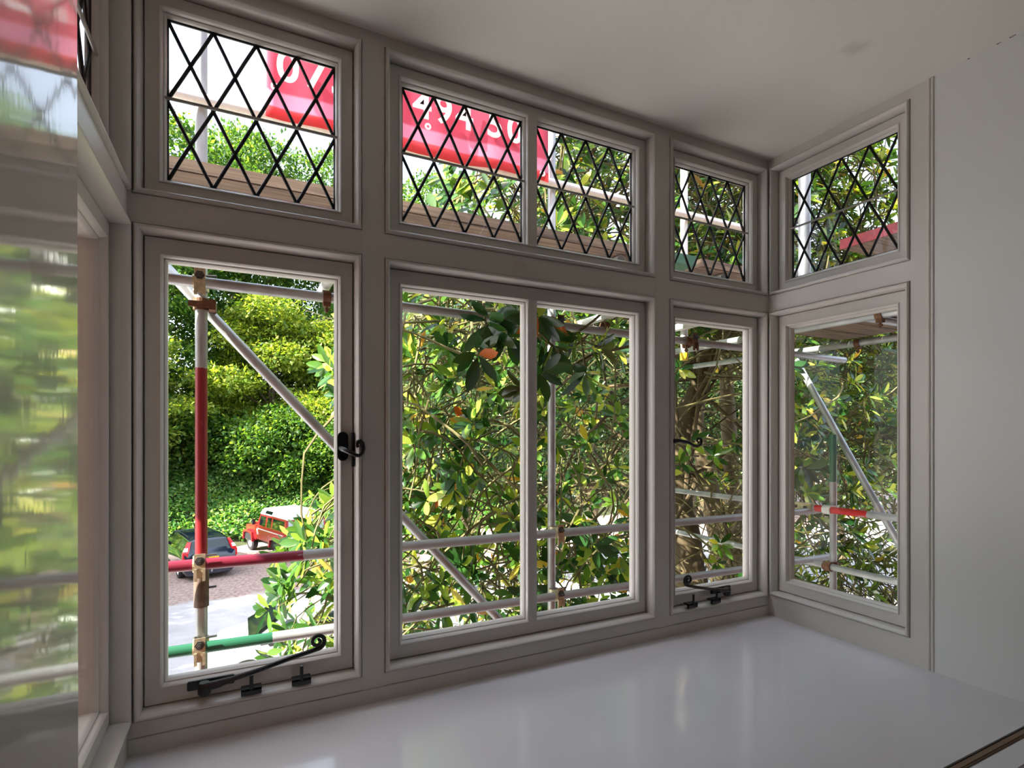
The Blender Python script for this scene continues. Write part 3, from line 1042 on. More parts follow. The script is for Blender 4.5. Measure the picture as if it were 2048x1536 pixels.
def coupler(p, mat='coupler', swivel=False, toward=Vector((0, -1, 0)), plate=True):
    """right-angle coupler: band round the upright, hinged cap over the ledger, bolt and nut"""
    p = Vector(p)
    mb = MB()
    x, y, z = p
    # band round the upright (y + .05) and saddle over the ledger (y)
    mb.lathe([(RT + .001, -0.030), (RT + .007, -0.030), (RT + .007, 0.030), (RT + .001, 0.030)], (x, y + 2 * RT, z), 'z', 18)
    mb.lathe([(RT + .001, -0.022), (RT + .006, -0.022), (RT + .006, 0.022), (RT + .001, 0.022)], (x - .006, y, z), 'x', 18)
    # cap plate facing the house
    yy = y - RT - .006
    mb.box(x - 0.021, x + 0.021, yy - .004, yy, z - 0.010, z + 0.052)
    mb.hexa([(x - .021, yy - .004, z - .012), (x + .021, yy - .004, z - .012), (x + .021, yy, z - .012), (x - .021, yy, z - .012)][::1] +
            [(x - .021, yy - .004, z - .011), (x + .021, yy - .004, z - .011), (x + .021, yy, z - .011), (x - .021, yy, z - .011)])
    mb.box(x - 0.021, x - 0.010, yy - .012, yy, z - 0.062, z - 0.010)
    mb.box(x + 0.010, x + 0.021, yy - .012, yy, z - 0.062, z - 0.010)
    mb.box(x - 0.010, x + 0.010, yy - .003, yy, z - 0.050, z - 0.010)
    o = mb.build('coupler', M[mat], sc, bevel=0.001)
    mb = MB()
    mb.lathe([(0.0, -0.030), (0.007, -0.030), (0.007, -0.017), (0.0125, -0.017), (0.0125, -0.006), (0.019, -0.006), (0.019, 0.0), (0.0, 0.0)], (x, yy - .003, z + .022), 'y', 6, closed=False)
    mb.build('bolt', M['bolt'], o)
    mb = MB()
    mb.tube([(x + .02, y + .02, z + .034), (x + .062, y + .016, z + .036)], 0.005, 8)
    mb.build('bolt_end', M['bolt'], o)
    return o


def clip(p, axis='y', mat='coupler_rust', r=RT):
    """rusty clip hanging round a putlog with a bolt below"""
    x, y, z = p
    mb = MB()
    mb.lathe([(r + .001, -0.018), (r + .007, -0.018), (r + .007, 0.018), (r + .001, 0.018)], p, axis, 16)
    mb.box(x - .016, x + .016, y - .016, y + .016, z - r - .022, z - r + .004)
    mb.tube([(x, y, z - r - .05), (x, y, z - r)], .006, 8)
    mb.lathe([(0, -.012), (.012, -.012), (.012, 0), (0, 0)], (x, y, z - r - .03), 'z', 6, closed=False)
    return mb.build('clip', M[mat], sc)


red = rgb(134, 24, 32)
plum = rgb(124, 30, 54)
green = rgb(36, 98, 70)
m_p1 = banded_tube('red_painted_upright', [(0.80, 5.578 - 0 + 0.0, red)], wear=0.2)
# standards (uprights)
ztube('standard', (-0.157, 2.74, 0.70), (-0.157, 2.74, 4.6), banded_tube('upright_red_section', [(-1, 0.985, red)], wear=0.25), 'grey upright tube painted red along its middle')
ztube('standard', (-0.157, 2.74, -3.9), (-0.157, 2.74, 0.70), M['galv'], 'lower grey upright tube')
ztube('sleeve', (-0.157, 2.74, 0.628), (-0.157, 2.74, 0.800), M['sleeve'], 'brown joint sleeve on the upright', r=RT + .0055)
mb = MB()
mb.tube([(-0.132, 2.735, 0.708), (-0.098, 2.735, 0.710)], .0055, 8)
mb.build('sleeve_pin', M['bolt'], sc)
ztube('standard', (1.633, 2.74, -3.9), (1.633, 2.74, 4.6), M['galv'])
ztube('standard', (2.67, 2.74, 1.90), (2.67, 2.74, 4.6), M['galv_pale'])
mb = MB()
mb.lathe([(0, -.02), (RT + .002, -.02), (RT + .002, .03), (0, .03)], (2.67, 2.74, 1.895), 'z', 16, closed=False)
mb.build('tube_cap', M['yellow_cap'], sc)['label'] = 'yellow cap on the tube end'
ztube('standard', (3.95, 2.535, -3.9), (3.95, 2.535, 1.372), banded_tube('green_topped_upright', [(4.93, 9, green)], wear=0.2), 'upright with a green painted top')
ztube('standard', (2.19, 1.533, 2.03), (2.19, 1.533, 3.6), M['galv'])
# ledgers along the front
ztube('ledger', (-1.6, 2.67, 2.060), (4.3, 2.67, 1.962), M['galv'])
ztube('ledger', (-1.6, 2.67, 0.842), (4.15, 2.67, 0.785), banded_tube('ledger_plum_end', [(-1, 1.865, plum)], wear=0.62), 'middle rail with worn plum red paint on one end')
ztube('ledger', (-1.6, 2.67, 0.487), (4.15, 2.67, 0.415), banded_tube('ledger_green_end', [(-1, 1.735, green)], wear=0.15), 'lower rail with one green painted end')
ztube('guard_rail', (-1.6, 2.69, 2.832), (3.6, 2.69, 2.832), M['galv_pale'])
# diagonal brace
ztube('brace', (-0.75, 2.80, 2.62), (2.05, 2.80, -0.49), M['galv'])
# ledgers and brace at the side
ztube('ledger', (3.89, 4.3, 0.80), (3.89, 0.9, 0.83), banded_tube('ledger_red_middle', [(1.68, 2.06, rgb(196, 30, 36))], wear=0.1), 'side rail with a red painted stretch at the coupler')
ztube('ledger', (3.89, 4.3, 0.39), (3.89, 0.9, 0.40), M['galv'])
ztube('ledger', (3.14, 4.0, 2.04), (3.14, 0.6, 2.04), M['galv'])
ztube('ledger', (4.03, 4.0, 2.04), (4.03, 0.6, 2.04), M['galv'])
ztube('brace', (4.06, 3.10, 2.30), (4.06, 1.76, -0.05), M['galv'])
# putlogs below the boards
for x in (0.36, 1.385, 1.965, -0.75, 2.62):
    ztube('putlog', (x, 1.77, 2.092), (x, 2.96, 2.092), M['galv_pale'])
ztube('putlog', (2.10, 1.581, 2.092), (4.2, 1.581, 2.092), M['galv'])
for y in (1.99, 1.1, 0.66):
    ztube('putlog', (2.28, y, 2.092), (3.74 if y == 1.99 else 4.2, y, 2.092), M['galv'])
coupler((-0.157, 2.67 + .0, 2.037))
coupler((-0.157, 2.67, 0.826))
coupler((-0.157, 2.67, 0.470))
coupler((1.633, 2.67, 0.812))
coupler((1.633, 2.67, 0.448))
coupler((1.633, 2.67, 2.010), 'coupler_rust')
coupler((2.67, 2.67, 1.99), 'coupler_rust')
for x in (0.36, 1.385, 1.965):
    clip((x, 2.67, 2.03), 'x')
clip((2.62, 2.67, 1.99), 'x')
clip((3.14, 1.75, 2.04), 'y')
clip((4.03, 1.65, 2.04), 'y')
clip((4.03, 2.4, 2.04), 'y')
# swivel coupler between brace and upright
mb = MB()
mb.lathe([(RT + .001, -0.026), (RT + .008, -0.026), (RT + .008, 0.026), (RT + .001, 0.026)], (-0.157, 2.74, 1.955), 'z', 18)
mb.box(-0.205, -0.108, 2.703, 2.718, 1.938, 1.964)
mb.box(-0.127, -0.10, 2.70, 2.82, 1.930, 1.975)
mb.build('swivel_coupler', M['coupler_rust'], sc, bevel=0.002)
# sleeve coupler on the side rail and clips at the side upright
mb = MB()
mb.lathe([(RT + .001, -0.085), (RT + .008, -0.085), (RT + .008, 0.085), (RT + .001, 0.085)], (3.89, 2.73, .815), 'y', 16)
mb.box(3.855, 3.862, 2.65, 2.81, .790, .846)
o = mb.build('sleeve_coupler', M['coupler'], sc)
for yy in (2.69, 2.77):
    m2 = MB()
    m2.lathe([(0, -.014), (.013, -.014), (.013, 0), (0, 0)], (3.855, yy, .815), 'x', 6, closed=False)
    m2.build('bolt', M['bolt'], o)
for zz, mm in ((.815, 'galv_pale'), (.395, 'coupler_rust')):
    mb = MB()
    mb.lathe([(RT + .001, -0.03), (RT + .01, -0.03), (RT + .01, 0.03), (RT + .001, 0.03)], (3.95, 2.535, zz), 'z', 18)
    mb.lathe([(RT + .001, -0.03), (RT + .01, -0.03), (RT + .01, 0.03), (RT + .001, 0.03)], (3.89, 2.535, zz), 'y', 18)
    mb.build('coupler', M[mm], sc, smooth=True)

# ------------------------------------------------------------------ scaffold boards
def board(name, x0, x1, y0, y1, z0, z1, label, group=None, band=None):
    loc = ((x0 + x1) / 2, (y0 + y1) / 2, z0)
    root = tag(empty(name, loc), label, 'scaffold board', group)
    MB().box(x0, x1, y0, y1, z0, z1).build('plank', M['board'], root, bevel=0.003)
    if band:
        bx0, bx1, by0, by1, bz0, bz1, mat = band
        MB().box(bx0, bx1, by0, by1, bz0, bz1).build('painted_end', M[mat], root)
    return root


ZB = 2.118
board('scaffold_board', -1.7, 1.765, 1.745, 1.970, ZB, ZB + .038, 'long grey brown scaffold board nearest the windows, running behind the leaded lights',
      band=(1.60, 1.768, 1.7425, 1.9725, ZB - .002, ZB + .0405, 'green_paint'))
board('scaffold_board', 1.80, 4.25, 1.745, 1.970, ZB, ZB + .038, 'shorter reddish scaffold board past the green tipped board end')
gb = 'inner scaffold boards laid behind the nearest board'
for i, y in enumerate((1.977, 2.209, 2.441)):  # outwards from the house
    board('scaffold_board', -1.7, 4.25, y, y + .225, ZB, ZB + .038, ('second', 'third', 'outermost')[i] + ' front scaffold board counting outwards from the windows', gb)
for i in range(6):
    x0 = 2.245 + i * .232
    if i == 0:
        r = board('scaffold_board', x0, x0 + .225, 0.62, 1.41, ZB + .042, ZB + .080, 'scaffold board with a red painted edge outside the right return light',
                  band=(x0 - .0015, x0 + .006, .619, 1.4115, ZB + .0405, ZB + .0815, 'red_paint'))
    else:
        board('scaffold_board', x0, x0 + .225, .62, 1.72 + .03 * (i % 2), ZB, ZB + .038, ('first', 'second', 'third', 'fourth', 'fifth')[i - 1] + ' plain side scaffold board out from the red edged one', 'side scaffold boards')

def text_mesh(name, cu):
    tmp = bpy.data.objects.new('tmp_text', cu)
    COL.objects.link(tmp)
    dg = bpy.context.evaluated_depsgraph_get()
    me = bpy.data.meshes.new_from_object(tmp.evaluated_get(dg))
    bpy.data.objects.remove(tmp)
    me.name = name
    o = bpy.data.objects.new(name, me)
    COL.objects.link(o)
    return o


# ------------------------------------------------------------------ red banner with a telephone number
BX0, BX1, BY, BZ0, BZ1 = 0.097, 1.548, 2.63, 2.795, 3.50
ban = tag(empty('banner', (BX0, BY, BZ0)), 'red banner with big white telephone digits hung on the scaffold guard rail', 'banner')
mb = MB()
nx, nz = 40, 14
for j in range(nz + 1):
    for i in range(nx + 1):
        u, v = i / nx, j / nz
        yy = 0.010 * math.sin(u * 13 + v * 2) * (0.4 + 0.6 * (1 - v)) + 0.006 * math.sin(u * 31)
        mb.v.append((BX0 + (BX1 - BX0) * u, BY + yy, BZ0 + (BZ1 - BZ0) * v + .006 * math.sin(u * 9) * (1 - v)))
for j in range(nz):
    for i in range(nx):
        a = j * (nx + 1) + i
        mb.quad(a, a + 1, a + nx + 2, a + nx + 1)
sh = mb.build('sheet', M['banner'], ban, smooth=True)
sol = sh.modifiers.new('thickness', 'SOLIDIFY')
sol.thickness = 0.0015
for ch, x in (('0', .187), ('7', .303), ('5', .418), ('4', .808), ('9', .919), ('4', 1.034), ('5', 1.207), ('0', 1.327)):
    cu = bpy.data.curves.new('digit', 'FONT')
    cu.body = ch
    cu.size = 0.196
    cu.extrude = 0.002
    cu.offset = 0.003
    cu.align_x = 'CENTER'
    cu.materials.append(M['banner_white'])
    t = text_mesh('digit', cu)
    t.parent = ban
    t.rotation_euler = (PI / 2, 0, 0)
    t.location = (x - BX0, -0.020, 2.962 - BZ0)
for x, z in ((BX0 + .035, 2.925), (BX0 + .74, 2.925), (BX1 - .05, 2.83), (BX1 - .03, 3.45)):
    mb = MB()
    mb.lathe([(.008, -.002), (.016, -.002), (.016, .002), (.008, .002)], (x, BY - .019, z), 'y', 16)
    mb.build('eyelet', M['banner_white'], ban)


# ------------------------------------------------------------------ foliage helpers
def np_mesh(name, verts, faces_flat, loop_tot, mats, mat_idx=None, smooth=False):
    me = bpy.data.meshes.new(name)
    nv, nl, nf = len(verts), len(faces_flat), len(loop_tot)
    me.vertices.add(nv)
    me.vertices.foreach_set('co', np.asarray(verts, dtype=np.float32).ravel())
    me.loops.add(nl)
    me.loops.foreach_set('vertex_index', np.asarray(faces_flat, dtype=np.int32))
    me.polygons.add(nf)
    ls = np.concatenate([[0], np.cumsum(loop_tot)[:-1]]).astype(np.int32)
    me.polygons.foreach_set('loop_start', ls)
    me.polygons.foreach_set('loop_total', np.asarray(loop_tot, dtype=np.int32))
    for m in mats:
        me.materials.append(m)
    if mat_idx is not None:
        me.polygons.foreach_set('material_index', np.asarray(mat_idx, dtype=np.int32))
    if smooth:
        me.polygons.foreach_set('use_smooth', np.ones(nf, dtype=bool))
    me.update(calc_edges=True)
    me.validate()
    return me


def unit(a):
    return a / np.maximum(np.linalg.norm(a, axis=-1, keepdims=True), 1e-9)


def leaf_frames(d, rng, updir=(0, 0, 1), tilt=0.5):
    """d: leaf directions; returns side and normal vectors"""
    up = np.array(updir)[None, :] + rng.normal(0, tilt, d.shape)
    s = unit(np.cross(d, up))
    n = unit(np.cross(s, d))
    return s, n


def small_leaves(pos, d, s, n, length, width):
    """two-quad folded leaves, 6 vertices each -> verts, flat faces, totals"""
    N = len(pos)
    L = length[:, None]
    W = width[:, None]
    v = np.empty((N, 6, 3))
    v[:, 0] = pos
    v[:, 1] = pos + d * L * .5 + s * W * .5 - n * W * .12
    v[:, 2] = pos + d * L * .5 + n * W * .10
    v[:, 3] = pos + d * L * .5 - s * W * .5 - n * W * .12
    v[:, 4] = pos + d * L
    v[:, 5] = pos + d * L * .98
    idx = np.array([0, 1, 2, 0, 2, 3, 1, 4, 2, 2, 4, 3])
    f = (np.arange(N)[:, None] * 6 + idx[None, :]).ravel()
    return v.reshape(-1, 3), f, np.full(N * 4, 3)


# a broad leaf: 11 vertices, folded along the midrib and drooping
LEAF_T = [0.0, 0.22, 0.52, 0.80, 1.0]
LEAF_W = [0.05, 0.62, 1.0, 0.72, 0.0]


def big_leaf_template(curl, fold):
    v, f = [], []
    rows = []
    for t, w in zip(LEAF_T, LEAF_W):
        z = -curl * t * t
        if w == 0:
            rows.append([len(v)])
            v.append((t, 0, z))
        else:
            rows.append([len(v), len(v) + 1, len(v) + 2])
            v += [(t, .5 * w, z + fold * w), (t, 0, z), (t, -.5 * w, z + fold * w)]
    for i in range(len(rows) - 1):
        a, b = rows[i], rows[i + 1]
        if len(b) == 3:
            f += [(a[0], b[0], b[1], a[1]), (a[1], b[1], b[2], a[2])]
        else:
            f += [(a[0], b[0], a[1]), (a[1], b[0], a[2])]
    f = [q[::-1] for q in f]
    return np.array(v), f


def blob_points(lobes, n, rng, shell=0.55):
    """points in the outer part of a set of ellipsoids; returns positions and outward directions"""
    w = np.array([l[3] * l[4] + l[4] * l[5] + l[3] * l[5] for l in lobes])
    k = rng.choice(len(lobes), n, p=w / w.sum())
    d = unit(rng.normal(0, 1, (n, 3)))
    r = shell + (1 - shell) * rng.random(n) ** 0.6
    L = np.array(lobes)
    pos = L[k, :3] + d * L[k, 3:6] * r[:, None]
    return pos, d


def tree_foliage(name, lobes, n, size, mat, seed, droop=-0.2, shell=0.55, clump=9, spread=0.35, aspect=.62):
    rng = np.random.default_rng(seed)
    nc = n // clump
    cp, cd = blob_points(lobes, nc, rng, shell)
    pos = np.repeat(cp, clump, 0) + rng.normal(0, spread, (nc * clump, 3)) * np.array([1, 1, .45])
    out = np.repeat(cd, clump, 0)
    d = unit(out * .6 + rng.normal(0, .6, out.shape) + np.array([0, 0, droop]))
    s, nn = leaf_frames(d, rng)
    L = size * rng.uniform(.7, 1.35, len(pos))
    v, f, t = small_leaves(pos, d, s, nn, L, L * aspect)
    return np_mesh(name, v, f, t, [mat])


def limb(p0, p1, sag=.1, n=6, rng=random):
    p0, p1 = Vector(p0), Vector(p1)
    L = (p1 - p0).length
    out = []
    off = Vector((rng.uniform(-1, 1), rng.uniform(-1, 1), rng.uniform(-.3, 1))) * L * sag
    for i in range(n + 1):
        t = i / n
        out.append(p0.lerp(p1, t) + off * math.sin(PI * t) + Vector((rng.uniform(-1, 1), rng.uniform(-1, 1), rng.uniform(-1, 1))) * L * .015)
    return out


def tree_lobes(h, r, n, seed, low=.25, flat=.5):
    rng = random.Random(seed)
    out = []
    for i in range(n):
        t = (i + .5) / n
        z = h * (low + (1 - low) * t * .93)
        rr = r * math.sin(PI * min(.98, .18 + .72 * t)) ** .8
        a = i * 2.4 + rng.uniform(-.4, .4)
        q = rr * rng.uniform(.35, .72)
        s = r * rng.uniform(.32, .5)
        out.append((q * math.cos(a), q * math.sin(a), z, s, s, s * flat * rng.uniform(.8, 1.3)))
    return out


def tree_wood(lobes, h, tr, seed):
    rng = random.Random(seed)
    tk = MB()
    tk.tube(limb((0, 0, -.3), (rng.uniform(-.3, .3), rng.uniform(-.3, .3), h * .9), .03, 8, rng), list(np.linspace(tr, tr * .15, 9)), 8)
    br = MB()
    for l in lobes:
        c = Vector(l[:3])
        base = Vector((0, 0, max(.8, c.z * rng.uniform(.55, .8))))
        br.tube(limb(base, c, .08, 5, rng), list(np.linspace(tr * .38, tr * .08, 6)), 5)
        for k in range(3):
            e = c + Vector((rng.uniform(-1, 1) * l[3], rng.uniform(-1, 1) * l[4], rng.uniform(-.5, 1) * l[5])) * .9
            br.tube(limb(base.lerp(c, rng.uniform(.4, .9)), e, .1, 4, rng), list(np.linspace(tr * .16, tr * .04, 5)), 4)
    return tk, br


def make_tree(name, label, group, h, r, nl, leaves, size, mat, seed, tr=.22, low=.25, flat=.5, bark='bark_dark', shell=.5, spread=.35, clump=9, droop=-.2):
    root = tag(empty(name), label, 'tree', group)
    lobes = tree_lobes(h, r, nl, seed, low, flat)
    me = tree_foliage('foliage', lobes, leaves, size, M[mat], seed, droop, shell, clump, spread)
    fo = bpy.data.objects.new('foliage', me)
    COL.objects.link(fo)
    fo.parent = root
    fo['kind'] = 'stuff'
    tk, br = tree_wood(lobes, h, tr, seed)
    tk.build('trunk', M[bark], root, smooth=True, world=False)
    br.build('branches', M[bark], root, smooth=True, world=False)
    return root


def dup_tree(src, loc, rz, s, label, group=None):
    r = src.copy()
    COL.objects.link(r)
    r.location = loc
    r.rotation_euler = (0, 0, rz)
    r.scale = (s[0], s[0], s[1]) if hasattr(s, '__len__') else (s, s, s)
    r['label'] = label
    if group:
        r['group'] = group
    for ch in list(src.children):
        c = ch.copy()
        COL.objects.link(c)
        c.parent = r
    return r


# ------------------------------------------------------------------ bank, undergrowth, trees behind the cars
def bank_h(x, y):
    t = min(1, max(0, (y - 27.6) / 7.0))
    return -3.9 + 2.9 * t * t * (3 - 2 * t) + .16 * math.sin(x * .9 + y * .4) * t + .10 * math.sin(x * 2.1 - y)


mb = MB()
gx, gy = 60, 26
for j in range(gy + 1):
    for i in range(gx + 1):
        x = -30 + 66 * i / gx
        y = 27.4 + 40 * (j / gy) ** 1.5
        mb.v.append((x, y, bank_h(x, y) - (.12 if j == 0 else 0)))
for j in range(gy):
    for i in range(gx):
        a = j * (gx + 1) + i
        mb.quad(a, a + 1, a + gx + 2, a + gx + 1)
tag(mb.build('bank', M['earth'], smooth=True), 'earth bank rising behind the parked cars', 'bank', kind='structure')

rng = np.random.default_rng(5)
N = 52000
px = rng.uniform(-10, 14, N)
py = 26.9 + 10.5 * rng.random(N) ** 1.2
lump = np.sin(px * 1.3 + py * .7) * np.sin(py * 1.1 - px * .5)
edge = np.clip((py - 26.9) / 1.5, 0, 1)
hh = (0.35 + .30 * lump) * edge + .06
pz = np.array([bank_h(a, b) for a, b in zip(px, py)]) + hh * rng.random(N) ** .5
# keep the undergrowth clear of the parked cars
keep = ~((px > -3.0) & (px < 3.0) & (py < 28.3))
px, py, pz = px[keep], py[keep], pz[keep]
N = len(px)
pos = np.stack([px, py, pz], 1)
d = unit(np.stack([rng.normal(0, 1, N), rng.normal(-.4, 1, N), rng.normal(.4, .5, N)], 1))
s, n = leaf_frames(d, rng)
L = rng.uniform(.12, .26, N)
v, f, t = small_leaves(pos, d, s, n, L, L * .8)
und = bpy.data.objects.new('undergrowth', np_mesh('undergrowth', v, f, t, [M['leaf_ground']]))
COL.objects.link(und)
tag(und, 'low green ground cover spreading over the bank behind the cars', 'undergrowth', kind='stuff')

GT = 'trees on the bank behind the parked cars'
t_tall = make_tree('broadleaf_tree', 'very tall green tree at the left of the row behind the cars', GT, 22, 6.0, 22, 42000, .30, 'leaf_tree', 21, .34, .12)
t_tall.location = (-6.2, 38, -1.6)
t_lime = make_tree('lime_green_tree', 'bright lime green tree standing above the red off-road car', GT, 11, 4.6, 16, 34000, .26, 'leaf_lime', 33, .2, .12)
t_lime.location = (1.6, 36.5, -1.4)
dup_tree(t_tall, (0.2, 42.5, -1.2), 1.9, (.85, 1.10), 'tall green tree behind the lime green one', GT)
dup_tree(t_tall, (6.2, 41, -1.2), 4.1, (.8, 1.0), 'green tree between the lime tree and the magnolia', GT)
dup_tree(t_lime, (-5.6, 33.5, -1.8), 2.2, (.85, .78), 'shorter lime green tree above the dark blue estate car', GT)
dup_tree(t_lime, (6.4, 35.5, -1.6), 4.4, (1.0, .92), 'lime green tree half hidden by the magnolia leaves', GT)
dup_tree(t_tall, (-14, 41, -1.2), .7, (1.1, 1.0), 'large green tree at the far end of the bank', GT)
GS = 'trees beside the drive, out of the windows\' view'
dup_tree(t_tall, (-13.5, 20.5, -3.9), 3.0, (.85, .62), 'large tree to the left of the drive shading the parked cars', GS)
dup_tree(t_tall, (-12, 14.0, -3.9), 5.0, (.55, .56), 'smaller tree to the left of the drive, nearer the house', GS)
dup_tree(t_tall, (-6.2, -0.4, -3.9), 2.0, (.34, .62), 'slim unseen tree added beside the house to keep sun off the bay', GS)  # invented tree, placed to block sun on the left return window
dup_tree(t_tall, (13.0, 44, -1.2), 5.1, (.95, 1.06), 'distant green tree far behind the magnolia', GT)
t_bush = make_tree('dark_shrub', 'dark green shrub at the foot of the trees, above the undergrowth', None, 4.4, 3.0, 12, 16000, .22, 'leaf_tree', 51, .10, .10, .6)
t_bush.location = (1.9, 33.0, -1.9)
GB = 'dark shrubs at the foot of the trees'
t_bush['group'] = GB
dup_tree(t_bush, (-3.4, 35.0, -1.4), 2.0, (1.1, 1.0), 'dark shrub in the shade left of the red painted upright', GB)
dup_tree(t_bush, (5.6, 32.6, -2.0), 4.0, (1.0, .9), 'dark shrub at the edge of the magnolia behind the red car', GB)
dup_tree(t_lime, (-5.1, 31.6, -2.6), 5.0, (.34, .26), 'small yellow green bush at the edge of the bank', GB)

# evergreens and far trees to the right
GE = 'dark evergreen trees behind the magnolia'
t_ev = make_tree('evergreen_tree', 'dark evergreen tree behind the middle window', GE, 9.5, 3.6, 20, 42000, .11, 'leaf_holly', 61, .20, .46, .75, 'bark', .35, .30, 12)
t_ev.location = (8.6, 12.6, -3.9)
dup_tree(t_ev, (12.6, 12.4, -3.9), 2.1, (1.0, 1.08), 'dark evergreen tree behind the narrow right casement', GE)
dup_tree(t_ev, (15.2, 9.6, -3.9), 3.9, (1.05, 1.0), 'dark evergreen tree beyond the right return window', GE)
dup_tree(t_ev, (16.5, 6.6, -3.9), 5.2, (1.0, .95), 'dark evergreen tree furthest along the side of the house', GE)
dup_tree(t_ev, (6.6, 16.8, -3.9), 1.0, (1.0, .9), 'dark evergreen tree showing between the magnolia leaves of the middle window', GE)
dup_tree(t_tall, (26, 25, -3.9), 1.2, (1.2, .75), 'broad green tree far beyond the evergreens', GE)
dup_tree(t_tall, (36, 21, -3.9), 2.6, (1.2, .7), 'pale green tree at the far right beyond the drive', GE)
dup_tree(t_tall, (20, 33, -3.0), 3.6, (1.2, .7), 'green tree beyond the end of the bank', GE)

# ------------------------------------------------------------------ magnolia
mag = tag(empty('magnolia_tree', (4.8, 4.9, -3.9)), 'big evergreen magnolia with large glossy leaves filling the middle and right windows', 'tree')
MR = np.random.default_rng(77)
rr_ = random.Random(99)


def mag_part(mb, name, mat):
    return mb.build(name, M[mat], mag, smooth=True)


# stems
stems = [([(4.95, 4.80, -3.95), (4.86, 4.84, -1.6), (4.82, 4.85, -0.4), (4.72, 4.90, .27), (4.64, 4.93, .87), (4.72, 4.90, 1.35), (4.95, 4.80, 2.0), (5.15, 4.72, 2.7), (5.3, 4.9, 3.8), (5.2, 5.2, 5.4)],
          [.27, .23, .205, .185, .165, .14, .115, .10, .07, .03]),
         ([(4.66, 4.93, .75), (4.50, 5.0, 1.6), (4.20, 5.1, 2.5), (3.8, 5.2, 3.6), (3.5, 5.3, 4.8)], [.11, .10, .08, .06, .03]),
         ([(6.9, 6.05, -3.95), (6.80, 6.10, -1.0), (6.62, 6.18, .3), (6.4, 6.3, 1.4), (6.5, 6.3, 2.9), (6.3, 6.4, 4.6)], [.20, .17, .15, .12, .09, .03]),
         ([(7.45, 6.35, -3.95), (7.34, 6.39, -1.1), (7.28, 6.42, 1.1), (7.1, 6.4, 2.8), (7.2, 6.5, 4.4)], [.19, .16, .13, .09, .03])]
for pts, rad in stems:
    P = []
    Rr = []
    for i in range(len(pts) - 1):
        for k in range(4):
            t = k / 4
            P.append(Vector(pts[i]).lerp(Vector(pts[i + 1]), t) + Vector((rr_.uniform(-1, 1), rr_.uniform(-1, 1), 0)) * .02)
            Rr.append((rad[i] * (1 - t) + rad[i + 1] * t) * rr_.uniform(.92, 1.1))
    P.append(Vector(pts[-1]))
    Rr.append(rad[-1])
    mb = MB()
    mb.tube(P, Rr, 12)
    mag_part(mb, 'trunk', 'bark')

XLZ = np.array([(-3, .5), (-1.6, .35), (-.9, .22), (-.1, .12), (.45, .08), (.75, .20), (.98, .60), (1.2, .66), (1.45, .60), (1.75, .42), (2.1, .55), (2.5, .9), (3, 1.15), (4, 1.7), (5.5, 2.6)])


def left_edge(y, z):
    return np.interp(z, XLZ[:, 0], XLZ[:, 1]) + (y - 3.4) * .17


cand = []
tries = 170000
tx = MR.uniform(0, 8.0, tries)
ty = 3.02 + 4.6 * MR.random(tries) ** 1.35
tz = MR.uniform(-2.6, 5.4, tries)
le = left_edge(ty, tz)
dd = tx - le
crown = ((tx - 3.9) / 4.2) ** 2 + ((ty - 5.3) / 3.0) ** 2 + ((tz - 1.2) / 4.3) ** 2
p = np.exp(-np.maximum(dd, 0) / .75) * 1.0
p = np.maximum(p, np.where(tz > 2.35, .55, .0))
p = np.maximum(p, np.where((tx < 3.2) & (tz <= 2.35), .12 + .20 * (tz < .7), 0))
p = np.maximum(p, np.where((tx >= 3.2) & (tz <= 2.35), .055, 0))
p = np.where((tx > 3.6) & (ty > 3.0) & (tz < 1.6) & (ty / np.maximum(tx, .1) < .95), np.maximum(p, .17), p)
p = np.where((tx / ty < .93) & (dd < 1.6) & (tz < 2.4), p * 1.25, p)
p = np.where((tx / ty > 1.2) & (ty < 4.2), np.maximum(p, .42), p)
p = np.where((tx / ty > .9) & (tz > 2.3), p * 1.7, p)
p = np.where((tx / ty > .925) & (tx / ty < 1.19) & (tz < 2.2) & (ty < 5.2), p * .22, p)
p = np.where((dd < 0) | (crown > 1.25), 0, p)
p *= np.exp(-(ty - 3.0) / 3.0)
ok = MR.random(tries) < p * .150
ros = np.stack([tx[ok], ty[ok], tz[ok]], 1)
extra = np.array([(1.09, 2.45, 1.93), (1.22, 2.47, 1.86), (1.38, 2.45, 1.985), (1.47, 2.44, 1.84), (1.41, 2.46, 1.70), (1.29, 2.5, 2.02), (1.58, 2.45, 1.90), (1.71, 2.5, 1.71), (1.06, 2.5, 1.78), (1.31, 2.52, 1.60), (1.80, 2.5, 1.86),
                  (1.15, 3.0, 1.15), (.86, 3.2, 1.0), (2.0, 3.0, .78), (2.15, 3.05, .62), (1.85, 3.1, .35), (2.3, 3.0, 1.95), (3.75, 2.75, 1.9), (3.7, 2.95, 1.75), (3.95, 2.9, 1.45), (4.0, 2.8, 1.1)])
axis_out = unit(np.stack([ros[:, 0] - 4.6, ros[:, 1] - 5.6, (ros[:, 2] - .6) * .8], 1) + MR.normal(0, .45, ros.shape) + np.array([-.15, -.25, .35]))
axis_ext = unit(np.stack([np.full(len(extra), -.2), np.full(len(extra), -.35), np.full(len(extra), -.35)], 1) + MR.normal(0, .3, extra.shape))
C_all = np.concatenate([ros, extra])
A_all = np.concatenate([axis_out, axis_ext])
isx = np.concatenate([np.zeros(len(ros), bool), np.ones(len(extra), bool)])
LP, LD, LN, LL, LX = [], [], [], [], []
